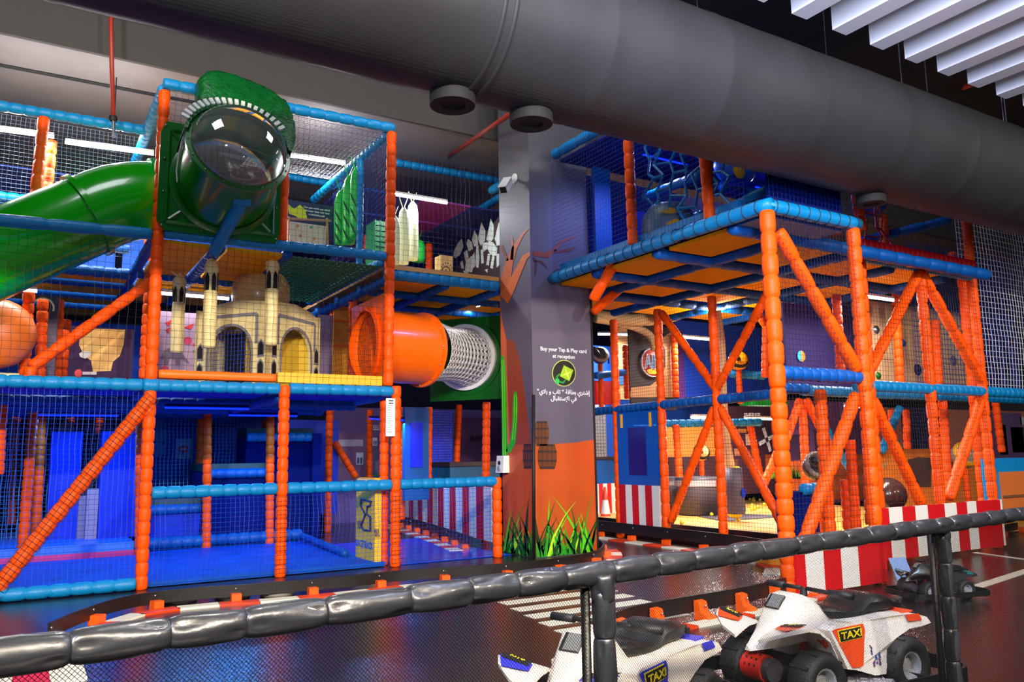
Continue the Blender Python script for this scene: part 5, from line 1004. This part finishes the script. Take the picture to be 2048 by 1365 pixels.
nb2 = board('barred_screen', 'white barred window panel seen between column and padded door', (1187, 810), (1214, 935), 13.4, mat('pale_window', (190, 196, 206), .5), cat='window'); MB().net(at(1187, 935, Y=13.38), XA * .35, ZA * 1.1, .07, .008).build('bars', GREYC, nb2)
bw = board('blue_net_sheet', 'bright blue net wall at the back of the first right deck', (1352, 640), (1560, 800), 12.6, mat('bright_blue_net', (10, 70, 200), .6, bump=.5, bscale=150)); wall_px('mauve_pad', (96, 50, 130), (1352, 660), (1372, 800), 12.55, bw); wall_px('green_pad', (20, 120, 90), (1528, 660), (1560, 700), 12.5, bw)
gp2 = thing('green_mat', 'green padded edge lying on the blue first deck', 'mat', at(1500, 780, Y=9.9)); a, b = at(1490, 778, Y=9.9), at(1560, 770, Y=9.9); MB().bar(V((a.x, 9.9, 2.2)), V((b.x, 9.9, 2.2)), .3, .12).build('pad', LEAF, gp2)
mm_ = board('pirate_panel', 'pale printed panel with blue shapes beside the first cannon', (1230, 655), (1262, 800), 13.0, mat('pale_tan_print', (214, 170, 110), .5)); wall_px('blue_shape', (40, 110, 170), (1236, 745), (1250, 770), 12.98, mm_, lay=1)
rs = board('red_seat_pad', 'red padded block at the foot of the cannon beside the column', (1186, 762), (1228, 810), 12.7, RED)
# lower right: navy block, ball, orange cloth with barrel, banner box
nv = thing('navy_block', 'navy padded block with pale blue rim behind the near brace', 'block', (7.0, 6.3, 0)); xa, xb = at(1606, 1000, Y=6.3).x, at(1636, 1000, Y=6.3).x; MB().box((xa, 6.3, .1), (xb, 6.7, at(1600, 985, Y=6.3).z)).build('body', NAVY, nv); MB().quilt((xa, 6.3, at(1600, 980, Y=6.3).z), (xb, 6.3, at(1600, 980, Y=6.3).z), .07, .14).build('rim', RAIL, nv, True)
c = at(1776, 992, Y=7.3); bb = tag(MB().ball(c, .26, 28).build('exercise_ball', mat('dark_brown_gloss', (52, 32, 30), .18, coat=.4), None, True), 'large dark brown glossy ball behind the right striped skirt', 'ball')
oc = board('barrel_cloth', 'orange printed cloth with dark barrel behind the striped skirt', (1745, 900), (1965, 1020), 8.3, mat('orange_cloth_print', (222, 120, 30), .55, var=.1, bump=.2, bscale=3), cat='mural panel')
decal(oc, 'barrel_print', (74, 52, 50), [(1815, 920), (1835, 915), (1862, 916), (1862, 975), (1828, 975), (1818, 950)], 8.3, 2); decal(oc, 'crate_print', (50, 34, 40), [(1868, 945), (1885, 930), (1905, 932), (1905, 950), (1875, 960)], 8.3, 2); decal(oc, 'totem_print', (60, 44, 44), [(1752, 925), (1760, 925), (1760, 955), (1752, 955)], 8.3, 2); decal(oc, 'wing_print', (196, 150, 90), [(1760, 930), (1778, 922), (1772, 934), (1762, 938)], 8.3, 2)
bx = thing('banner_box', 'blue booth panel with orange window at the right end of the skirt', 'booth', (12.0, 6.3, .5)); p, q = at(1972, 918, Y=6.2), at(2075, 1000, Y=6.2); MB().box((p.x, 6.2, q.z - .15), (q.x, 6.28, p.z)).build('panel', RAIL, bx); p, q = at(2000, 945, Y=6.18), at(2075, 1020, Y=6.18); MB().box((p.x, 6.17, q.z - .1), (q.x, 6.2, p.z)).build('window', mat('amber_film', (206, 110, 50), .3), bx)
MB().box((p.x, 6.15, p.z - .35), (q.x, 6.17, p.z - .32)).build('window_bar', MATS['brown_print'], bx)
MB().box((8.56, 7.05, .0), (8.61, 13.4, FZ + .01)).build('arena_skirt', BLACK, RF); MB().box((7.68, 6.56, 0), (8.6, 6.6, .21)).build('arena_skirt', BLACK, RF)
# striped skirts at the foot of the right frame
k1 = thing('foot_skirt', 'red and white striped skirt at the foot of the near corner post', 'skirt', (6.9, YR - .08, 0)); xs = [at(x, 1150, Y=YR - .08).x for x in (1590, 1609, 1646, 1681, 1716, 1760)]
for i in range(5): MB().box((xs[i], YR - .1, .03), (xs[i + 1], YR - .06, .46)).build('stripe', STRW if i % 2 else RED, k1)
MB().box((7.52, YR - .1, .03), (7.56, YR + .9, .46)).build('side_stripe', RED, k1)
k2 = thing('foot_skirt', 'long red and white striped skirt below the climbing wall', 'skirt', (10, YB2 - .1, 0)); xs = [at(x, 1015, Y=YB2 - .12).x for x in (1752, 1774, 1801, 1827, 1852, 1886, 1910, 1931, 1950, 1998)]
for i in range(9): MB().box((xs[i], YB2 - .14, .06), (xs[i + 1], YB2 - .1, .66)).build('stripe', STRW if i % 2 else RED, k2)
MB().box((xs[9], YB2 - .14, .06), (xs[9] + .05, YB2 - .1, .66)).build('edge_binding', STRW, k2)
# ================================================================== track barriers, kerbs and floor markings
FLOOR = bpy.data.objects['floor']
PAINT = mat('white_floor_paint', (226, 224, 206), .4, var=.06)
for y in (5.30, 5.62, 5.94, 6.27, 6.6, 6.95, 7.3):
    x0 = 3.62 + (y - 5.3) * .2; MB().box((x0, y - .085, 0), (x0 + 1.28, y + .085, .003)).build('crossing_stripe', PAINT, FLOOR)
def floorline(pts, w, name='track_line'):
    mb = MB()
    for a, b in zip(pts, pts[1:]): mb.bar(V((a.x, a.y, .0015)), V((b.x, b.y, .0015)), w, .003)
    return mb.build(name, PAINT, FLOOR)
floorline([at(1800, 1192, Z=0), at(1893, 1194, Z=0)], .1); floorline([at(1893, 1194, Z=0), at(2070, 1137, Z=0)], .12); floorline([at(1950, 1106, Z=0), at(2060, 1121, Z=0)], .08)
def resample(pts, step):
    out = [pts[0]]; acc = 0
    for a, b in zip(pts, pts[1:]):
        L = (b - a).length; d = (b - a) / L; t = step - acc
        while t <= L: out.append(a + d * t); t += step
        acc = (acc + L) % step if L + acc >= step else acc + L
    return out
def smoothp(pts, n=8):
    P2 = []
    for i in range(len(pts) - 1):
        a, b, c2, d2_ = pts[max(i-1, 0)], pts[i], pts[i+1], pts[min(i+2, len(pts)-1)]
        for k in range(n):
            t = k / n; P2.append(.5 * ((2*b) + (c2 - a)*t + (2*a - 5*b + 4*c2 - d2_)*t*t + (3*b - a - 3*c2 + d2_)*t**3))
    return P2 + [pts[-1]]
def barrier(label, pix, side, zc=.10, hh=.055, step=.8, tri=False, koff=.24, kerb=None, kerbw=.17):
    path = smoothp([V(q_) if len(q_) == 3 else at(q_[0], q_[1], Z=zc) for q_ in pix]); path = [V((p.x, p.y, 0)) for p in path]
    t_ = thing('track_barrier', label, 'barrier', path[len(path) // 2]); mb = MB(); n = len(path)
    for i, p in enumerate(path):
        d = (path[min(i+1, n-1)] - path[max(i-1, 0)]).normalized(); s = d.cross(ZA) * .012
        mb.v += [p - s + ZA * (zc - hh), p + s + ZA * (zc - hh), p + s + ZA * (zc + hh), p - s + ZA * (zc + hh)]
    for i in range(n - 1):
        for j in range(4): a, b = i * 4 + j, i * 4 + (j + 1) % 4; mb.f.append((a, b, b + 4, a + 4))
    mb.f += [(0, 1, 2, 3), tuple((n - 1) * 4 + j for j in (3, 2, 1, 0))]
    mb.build('band', BLACK, t_)
    rp = resample(path, step)
    for i, p in enumerate(rp):
        q = rp[min(i+1, len(rp)-1)] - rp[max(i-1, 0)]
        if q.length < 1e-4: continue
        d = q.normalized(); s = d.cross(ZA).normalized() * side
        if tri:
            o = p + s * .02 - d * .05
            MB().prism([(0, 0), (.16, 0), (.14, .035), (.07, .06), (.05, .14), (0, .15)], o, s, ZA, .10 if s.cross(ZA).dot(d) > 0 else -.10).build('bracket', BRACK, t_)
            MB().ball(p + s * .1 + d * .005 + ZA * .11, .012, 8).build('bolt', STEEL, t_, True)
        else:
            MB().obox(p + s * .05 + ZA * .04, d * .045, s * .05, ZA * .04).build('bracket', BRACK, t_); MB().ball(p + s * .016 + ZA * (zc + .02), .011, 8).build('bolt', STEEL, t_, True)
    if kerb:
        kp = []
        for i, p in enumerate(path):
            d = (path[min(i+1, n-1)] - path[max(i-1, 0)]).normalized(); kp.append(p + d.cross(ZA).normalized() * side * koff)
        kp = resample(kp, kerb)
        for i, (a, b) in enumerate(zip(kp, kp[1:])):
            d = (b - a).normalized(); s = d.cross(ZA) * kerbw / 2
            MB().hexa([a - s, b - s, b + s, a + s], [x + ZA * .018 for x in (a - s, b - s, b + s, a + s)]).build('kerb_tile', KERBR if i % 2 else KERBW, t_)
    return t_
barrier('black track barrier curving along the left play frame and round the column', [(98, 1262), (150, 1238), (215, 1215), (290, 1199), (400, 1187), (500, 1180), (600, 1172), (700, 1163), (800, 1152), (900, 1145), (1000, 1138), (1100, 1128), (1165, 1118), (1198, 1108), (1208, 1096), (1196, 1086)], 1, step=.72, kerb=.36, koff=.16, kerbw=.16)
barrier('black track barrier along the yellow ball arena floor', [(8.35, 13.2, 0), (8.3, 12, 0), (8.28, 11, 0), (8.27, 10, 0), (8.25, 9, 0), (8.2, 8, 0), (8.05, 7.2, 0), (7.7, 6.5, 0), (7.2, 6.1, 0)], 1, zc=.17, hh=.08, step=.8, kerb=.42, koff=.2, kerbw=.22)
barrier('black track barrier with tall orange brackets behind the parked quads', [(1232, 1245), (1262, 1232), (1340, 1216), (1450, 1197), (1520, 1183), (1590, 1166), (1640, 1158)], 1, zc=.12, hh=.065, step=.52, tri=True, kerb=.34, koff=.2, kerbw=.13)
barrier('black track barrier below the long striped skirt', [(1752, 1118), (1830, 1098), (1900, 1082), (1990, 1062), (2070, 1045)], 1, step=.9)
barrier('black track barrier beyond the rear rail with small kerb tiles', [(6.55, 15.3, 0), (6.3, 13.8, 0), (6.05, 12.4, 0), (5.8, 11.2, 0), (5.62, 10.4, 0)], 1, zc=.13, hh=.07, step=.6, kerb=.33, koff=.22, kerbw=.2)
# small litter of the track edge: car tyre slabs under the barrier
for (px, py, lab) in ((362, 1203, 'grey rubber disc lying under the barrier near the bend'), (470, 1195, 'flat grey rubber slab under the barrier by the trampoline'), (560, 1190, 'long grey rubber slab under the barrier by the middle post')):
    p = at(px, py, Z=.02); tag(MB().lathe([(.001, 0), (.16, 0), (.17, .03), (.15, .045), (.001, .04)], (p.x, p.y + .1, .0), ZA, 24).build('rubber_disc', mat('grey_rubber', (120, 116, 110), .6), None, True), lab, 'rubber disc')
# near left corner kerb seen below the rail
for i in range(5):
    a, b = at(10 + i * 25, 1362, Z=0), at(35 + i * 25, 1358, Z=0)
p = at(60, 1345, Z=0); kl = thing('kerb_strip', 'short red and white kerb strip below the black rail', 'kerb', (p.x, p.y, 0))
for i in range(4): MB().box((p.x - .5 + i * .2, p.y - .45, 0), (p.x - .3 + i * .2, p.y + .0, .02)).build('kerb_tile', (RED if i % 2 == 0 else KERBW), kl)
# ================================================================== ride-on quads
TYRE = mat('tyre_rubber', (30, 31, 31), .6, bump=.3, bscale=90); CHEQ = mat('chequer_plate', (190, 190, 196), .35, metal=.6)
def loft(mb, secs, ch=.25):    # sections across x: (x, half width, z0, z1)
    k = len(mb.v)
    for x, hw, z0, z1 in secs:
        cy, cz = hw * ch, (z1 - z0) * ch
        mb.v += [V(q) for q in ((x, hw, z0 + cz), (x, hw, z1 - cz), (x, hw - cy, z1), (x, -hw + cy, z1), (x, -hw, z1 - cz), (x, -hw, z0 + cz), (x, -hw + cy, z0), (x, hw - cy, z0))]
    m = len(secs)
    for i in range(m - 1):
        for j in range(8): a, b = k + i*8 + j, k + i*8 + (j+1) % 8; mb.f.append((a, b, b + 8, a + 8))
    mb.f += [tuple(k + j for j in reversed(range(8))), tuple(k + (m-1)*8 + j for j in range(8))]
    return mb
def quad(head, rear, label, acc, bodyc=(236, 226, 214), taxi=True, sc=1):
    f = V((head.x - rear.x, head.y - rear.y, 0)).normalized(); rz = math.atan2(f.y, f.x); loc = V((head.x, head.y, 0)) - f * .345 * sc
    q = thing('ride_on_quad', label, 'quad bike', loc, 'ride-on quads', rz); q.scale = (sc, sc, sc)
    BODY = mat('quad_body_%d_%d' % (bodyc[0], bodyc[2]), bodyc, .35, coat=.2); ACC = mat('quad_accent_%d_%d_%d' % acc, acc, .4)
    YEL = mat('taxi_yellow', (246, 220, 20), .5); SEAT = mat('black_seat_leather', (28, 29, 27), .35, bump=.1, bscale=60)
    def B(mb, n, m, sm=False, par=q): o = mb.build(n, m, None, sm, True); o.parent = par; WP[o.name] = V((0, 0, 0)); return o
    def T(s, o, u, v, h, m, par, sx=1):
        t = text('lettering', s, o, u, v, h, m, None, .002, off=.003, sx=sx); t.parent = par; return t
    hm = MB(); HS = [(.0, .04, .43, .10, .36), (.06, .06, .48, .13, .36), (.14, .075, .53, .16, .355), (.24, .085, .565, .175, .345), (.315, .082, .556, .155, .335), (.385, .065, .485, .125, .32), (.47, .036, .395, .08, .305), (.575, .01, .315, .02, .292)]
    for x, ht, zt, hb, zb in HS:
        zm = zb + (zt - zb) * .45; hm_ = hb + (ht - hb) * .35
        hm.v += [V(c_) for c_ in ((x, hb, zb), (x, hm_, zm), (x, ht, zt - .012), (x, ht * .8, zt), (x, -ht * .8, zt), (x, -ht, zt - .012), (x, -hm_, zm), (x, -hb, zb))]
    for i in range(len(HS) - 1):
        for j in range(8): a, b = i*8 + j, i*8 + (j+1) % 8; hm.f.append((a, b, b + 8, a + 8))
    hm.f += [tuple(reversed(range(8))), tuple(56 + j for j in range(8))]
    hood = B(hm, 'hood', BODY, 2)
    sd_ = V((.075, 0, -.077)).normalized(); nn = V((-sd_.z, 0, sd_.x))
    hl = B(MB().obox(V((.35, 0, .521)) + nn * .004, sd_ * .044, YA * .05, nn * .008), 'headlight', INK, False, q); B(MB().obox(V((.35, 0.01, .521)) + nn * .010, sd_ * .042, YA * .04, nn * .006), 'lens', mat('headlight_mesh', (120, 124, 126), .4, bump=.8, bscale=120), False, hl)
    for s in (1, -1):
        ln = [(.58, .345), (.53, .372), (.47, .395), (.40, .40), (.32, .365), (.26, .29), (.215, .18), (.19, .11)]; yi = [.085, .085, .09, .10, .12, .15, .17, .18]; yo = [.18, .28, .33, .335, .33, .32, .31, .30]
        mb = MB(); k = 0
        for i, (x, z) in enumerate(ln):
            dn = .018; rz_ = (.05, .06, .055, .035, .015, 0, 0, 0)[i]; mb.v += [V((x, s * yi[i], z + .015)), V((x, s * yo[i], z + rz_)), V((x - .004, s * yo[i], z + rz_ - dn)), V((x - .004, s * yi[i], z + .015 - dn))]
        for i in range(len(ln) - 1):
            for j in range(4): a, b = i*4 + j, i*4 + (j+1) % 4; mb.f.append((a, b, b + 4, a + 4) if s < 0 else (b, a, a + 4, b + 4))
        mb.f += [(0, 1, 2, 3), tuple(28 + j for j in (3, 2, 1, 0))]
        fd = B(mb, 'front_fender', BODY, 2)
        def dec(pts, m, n, up=.004):
            mb2 = MB(); mb2.v = [V(p) + ZA * up for p in pts] + [V(p) + ZA * (up + .002) for p in pts]; m_ = len(pts)
            mb2.f = [tuple(range(m_)), tuple(reversed(range(m_, 2*m_)))] + [(i, (i+1) % m_, m_ + (i+1) % m_, m_ + i) for i in range(m_)]
            return B(mb2, n, m, False, fd)
        dec([(.545, s*.25, .422), (.475, s*.315, .449), (.46, s*.14, .425), (.50, s*.13, .408)], ACC, 'accent_panel', .008)
        if taxi:
            dec([(.49, s*.295, .442), (.455, s*.31, .452), (.447, s*.15, .426), (.482, s*.15, .416)], INK, 'sign_plate', .012)
            T('TAXI', V((.468, s*.228, .450)), V((0, -1, -.18 * s)), V((-.9, 0, .42)), .026, YEL, fd)
        if s > 0: dec([(.36, .315, .388), (.32, .315, .368), (.262, .305, .295), (.235, .30, .23), (.25, .25, .27), (.33, .22, .375)], ACC, 'accent_stripe', .006)
    # rear body: side panels with wheel arch, deck
    side = [(.20, .39), (.15, .408), (-.07, .41), (-.30, .42), (-.50, .41), (-.585, .385), (-.61, .35), (-.53, .342), (-.41, .338), (-.29, .305), (-.23, .255), (-.17, .13), (-.08, .135), (.06, .18), (.12, .19)]
    for s in (1, -1):
        m_ = len(side); mb = MB()
        for yy in (.09, .225):
            for x, z in side: mb.v.append(V((x, s * (yy + (.05 * (.42 - z) / .3 if yy > .1 else 0) + (.02 if yy > .1 and x < -.25 else 0)), z)))
        mb.f = [tuple(range(m_)), tuple(reversed(range(m_, 2*m_)))] + [(i, (i+1) % m_, m_ + (i+1) % m_, m_ + i) for i in range(m_)]
        sp = B(mb, 'side_panel', BODY)
        yo = lambda z: .228 + .05 * (.42 - z) / .3
        def sdec(pts, m, n, e=.002):
            mb2 = MB(); m2 = len(pts)
            for dd in (0, .002):
                for x, z in pts: mb2.v.append(V((x, s * (yo(z) + e + dd), z)))
            mb2.f = [tuple(range(m2)), tuple(reversed(range(m2, 2*m2)))] + [(i, (i+1) % m2, m2 + (i+1) % m2, m2 + i) for i in range(m2)]
            return B(mb2, n, m, False, sp)
        sdec([(.185, .392), (.15, .397), (-.06, .402), (-.065, .37), (-.04, .31), (.0, .20), (.03, .19), (.09, .195)], ACC, 'accent_panel')
        sdec([(-.40, .417), (-.51, .412), (-.53, .375), (-.41, .38)], ACC, 'deck_stripe', .022)
        if taxi:
            sdec([(.15, .388), (-.03, .394), (-.03, .334), (.15, .328)], YEL, 'plate_border', .005); sdec([(.145, .384), (-.025, .39), (-.025, .338), (.145, .332)], INK, 'sign_plate', .008)
            T('TAXI', V((.06, s * (yo(.34) + .010), .361)), V((-s, 0, .03 * s)), ZA, .036, YEL, sp, 1.45)
            cr = random.Random(4)
            for i in range(14): x, z = cr.uniform(-.15, -.08), cr.uniform(.17, .29); w, h = cr.uniform(.006, .014), cr.uniform(.01, .03); sdec([(x, z), (x + w, z), (x + w, z + h), (x, z + h)] if True else [], mat('city_print_%d' % (i % 3), ((90, 60, 110), (60, 90, 160), (150, 90, 110))[i % 3], .5), 'city_print', .003)
    B(loft(MB(), [(.18, .10, .36, .40), (0, .20, .38, .412), (-.3, .235, .38, .424), (-.5, .24, .37, .415), (-.61, .22, .34, .37)]), 'rear_deck', BODY, 2)
    dk = B(MB().box((-.53, -.2, .412), (-.43, .2, .421)), 'deck_stripe', ACC)
    if taxi:
        B(MB().box((-.515, -.07, .4215), (-.445, .07, .423)), 'sign_plate', INK, False, dk); T('TAXI', V((-.48, 0, .4235)), V((0, 1, 0)), V((-1, 0, 0)), .03, YEL, dk)
    B(loft(MB(), [(.08, .07, .41, .475), (.0, .12, .40, .475), (-.10, .14, .405, .455), (-.18, .145, .41, .46), (-.24, .15, .41, .512), (-.36, .155, .41, .515), (-.44, .14, .41, .50), (-.49, .11, .41, .45)], .3), 'seat', SEAT, 2)
    for s in (1, -1):
        B(MB().box((-.575, s*.085 - .014, .39), (-.54, s*.085 + .014, .445)), 'handle_foot', INK)
        B(MB().tube([(.12, s*.02, .575), (.115, s*.14, .572), (.10, s*.18, .57)], .012, 10), 'handlebar', INK, True); B(MB().tube([(.105, s*.16, .57), (.085, s*.30, .565)], .02, 12), 'grip', mat('grip_rubber', (34, 35, 38), .5), True)
        for x in (.3425, -.3425):
            w = thing('wheel_tmp', '', 'x') if False else None
            yc = s * .25; tb = MB().lathe([(.075, -.055), (.10, -.075), (.135, -.078), (.152, -.055), (.155, 0), (.152, .055), (.135, .078), (.10, .075), (.075, .055)], (x, yc, .155), YA, 28)
            tw = B(tb, 'tyre', TYRE, True); B(MB().lathe([(.001, .03), (.03, .03), (.035, .02), (.06, .01), (.068, .055), (.078, .06), (.078, -.05), (.001, -.05)], (x, yc, .155), YA * s, 22), 'rim', mat('silver_rim', (170, 172, 178), .35, metal=.3), 2, tw)
            for k in range(20):
                a = 2*PI*k/20; B(MB().obox(V((x + math.cos(a)*.154, yc, .155 + math.sin(a)*.154)), V((0, .06, 0)), V((-math.sin(a), 0, math.cos(a))) * .008, V((math.cos(a), 0, math.sin(a))) * .004), 'tread_block', TYRE, False, tw) if k % 2 == 0 else None
        B(MB().tube([(.36, s*.14, .14), (.30, s*.14, .34)], .018, 10), 'shock_absorber', RED, True)
        fb = B(MB().box((-.15, s*.14 if s > 0 else -.34, .10), (.18, .34 if s > 0 else -.14, .112)), 'footboard', CHEQ)
        st_ = MB()
        for i in range(7):
            for j in range(4): st_.obox(V((-.15 + i*.05, s * (.175 + j*.045), .114)), V((.012, .012*(-1)**(i+j), 0)), V((-.003*(-1)**(i+j), .003, 0)), V((0, 0, .002)))
        B(st_, 'plate_studs', CHEQ, False, fb)
    B(MB().tube([(-.557, -.085, .447), (-.557, .085, .447)], .014, 8), 'grab_handle', INK, True)
    B(MB().tube([(.16, 0, .40), (.12, 0, .58)], .02, 10), 'steering_column', INK, True); B(loft(MB(), [(.5, .10, .08, .2), (-.5, .10, .08, .22)]), 'chassis', INK)
    B(MB().tube([(.3425, -.24, .155), (.3425, .24, .155)], .02, 8), 'front_axle', INK); B(MB().tube([(-.3425, -.24, .155), (-.3425, .24, .155)], .02, 8), 'rear_axle', INK)
    mt = B(MB().tube([(.5, -.07, .2), (.5, .07, .2)], .07, 20), 'motor', mat('red_motor_shell', (214, 44, 24), .35) if taxi else DKS, 2); B(MB().tube([(.5, .07, .2), (.5, .115, .2)], .06, 18), 'motor_end', DKS, 2, mt)
    for a in (1.0, 1.5, 2.0):
        for y in (-.035, 0, .035): B(MB().ball((.5 + .07*math.cos(a - .7), y, .2 + .07*math.sin(a - .7)), .007, 6), 'vent_hole', INK, True, mt)
    # rubber bumper ring
    rg = []; R_ = .22; hx0, hx1, hy = -.74, .72, .47
    for cx, cy, a0 in ((hx1 - R_, hy - R_, 0), (hx0 + R_, hy - R_, 90), (hx0 + R_, -hy + R_, 180), (hx1 - R_, -hy + R_, 270)):
        for i in range(8): a = math.radians(a0 + 90 * i / 7); rg.append((cx + R_*math.cos(a), cy + R_*math.sin(a)))
    mb = MB(); n = len(rg)
    for i, (x, y) in enumerate(rg):
        l = math.hypot(x, y); k = 1 - .022 / l; mb.v += [V((x, y, .07)), V((x, y, .15)), V((x*k, y*k, .15)), V((x*k, y*k, .07))]
    for i in range(n):
        for j in range(4): a, b = i*4 + j, i*4 + (j+1) % 4; a2, b2 = ((i+1) % n)*4 + j, ((i+1) % n)*4 + (j+1) % 4; mb.f.append((b, a, a2, b2))
    B(mb, 'bumper_ring', BLACK)
    for x, y0, y1 in ((.3, -.46, .46), (-.4, -.46, .46)): B(MB().box((x - .02, y0, .09), (x + .02, y1, .11)), 'bumper_strut', INK)
    return q
q2h = at(1552, 1207, Z=.515)
quad(q2h, q2h + V((1, -.05, 0)), 'white taxi quad bike with orange red side panels', (240, 74, 26))
q1h = at(1147, 1302, Z=.49)
quad(q1h, q1h + V((.94, .34, 0)), 'white taxi quad bike with royal blue side panels', (44, 44, 190))
q3h = at(1832, 1133, Z=.29)
quad(q3h, q3h + V((1, -.3, 0)), 'small dark quad bike with teal panels parked beyond the fence post', (10, 110, 112), (34, 36, 40), False, .56)
bs = thing('blue_sheet', 'pale blue card leaning against the teal quad by the fence post', 'card', at(1815, 1180, Z=0)); a = at(1800, 1125, Z=.3)
b0 = at(1812, 1180, Z=0); MB().obox(b0 + V((-.02, .0, .15)), V((.09, -.03, 0)), V((-.04, .03, .15)), V((.004, .004, .002))).build('card', mat('pale_blue_card', (130, 160, 214), .5), bs)
# ================================================================== black padded fence in the foreground
FN = thing('padded_fence', 'black shiny padded fence with fine net in the foreground', 'fence', at(1205, 1150, Z=.97) * 1)
fa, fb_ = at(320, 1271, Z=.97), at(1990, 1036, Z=.97); fd_ = (fb_ - fa).normalized()
def padroll(p, q, r, seg, name, n=28, jitter=.0):
    p, q = V(p), V(q); d = q - p; L = d.length; k = max(1, round(L / seg)); g = random.Random(int(L * 100)); cs, rs, meta = [], [], []
    cuts = [0] + sorted([(i + g.uniform(-.14, .14)) / k for i in range(1, k)]) + [1]
    for c0, c1 in zip(cuts, cuts[1:]):
        w = (c1 - c0) * L; ph = g.uniform(0, 6); jr = 1 + g.uniform(-.04, .04)
        for f_ in (.0, .015, .04, .09, .16, .26, .4, .6, .74, .84, .91, .96, .985, 1):
            e = min(f_, 1 - f_) * w; cs.append(p + d * (c0 + (c1 - c0) * f_)); rs.append(r * jr * (1 - .17 * math.exp(-e / .008) - .05 * math.exp(-e / .05))); meta.append((e, ph, f_))
    def fun(i, t):
        e, ph, f_ = meta[i]; s = math.exp(-((e - .035) / .025) ** 2) * .2 + math.exp(-((e - .018) / .012) ** 2) * .1
        return 1 - s * max(0, math.sin(3 * t + ph * (1 if f_ < .5 else 2))) ** 2 + .015 * math.sin(2 * t + ph + f_ * 7)
    return MB().rings(cs, [d] * len(cs), rs, n, True, fun).build(name, BLACKPVC, FN, True)
padroll(fa - fd_ * 2.2, fa + fd_ * 9, .04, .2, 'top_rail')
for px, py in ((1205, 1150), (1882, 1049)):
    p = at(px, py, Z=.97); padroll((p.x, p.y, 0.0), (p.x, p.y, .92), .039, .165, 'fence_post'); padroll((p.x, p.y, .89), (p.x, p.y, .97), .041, .08, 'post_sleeve')
    MB().tube([(p.x - .045, p.y + .035, 0), (p.x - .045, p.y + .035, .93)], .016, 10).build('net_batten', BLACK, FN, True)
n0 = fa - fd_ * 1.4; FNET = mat('black_mesh_cord', (7, 7, 8), .9, spec=.1)
MB().net(V((n0.x, n0.y, .04)), V((fd_.x, fd_.y, 0)) * 7.6, ZA * .9, .0078, .00065, 0, diag=True).build('mesh_net', FNET, FN)
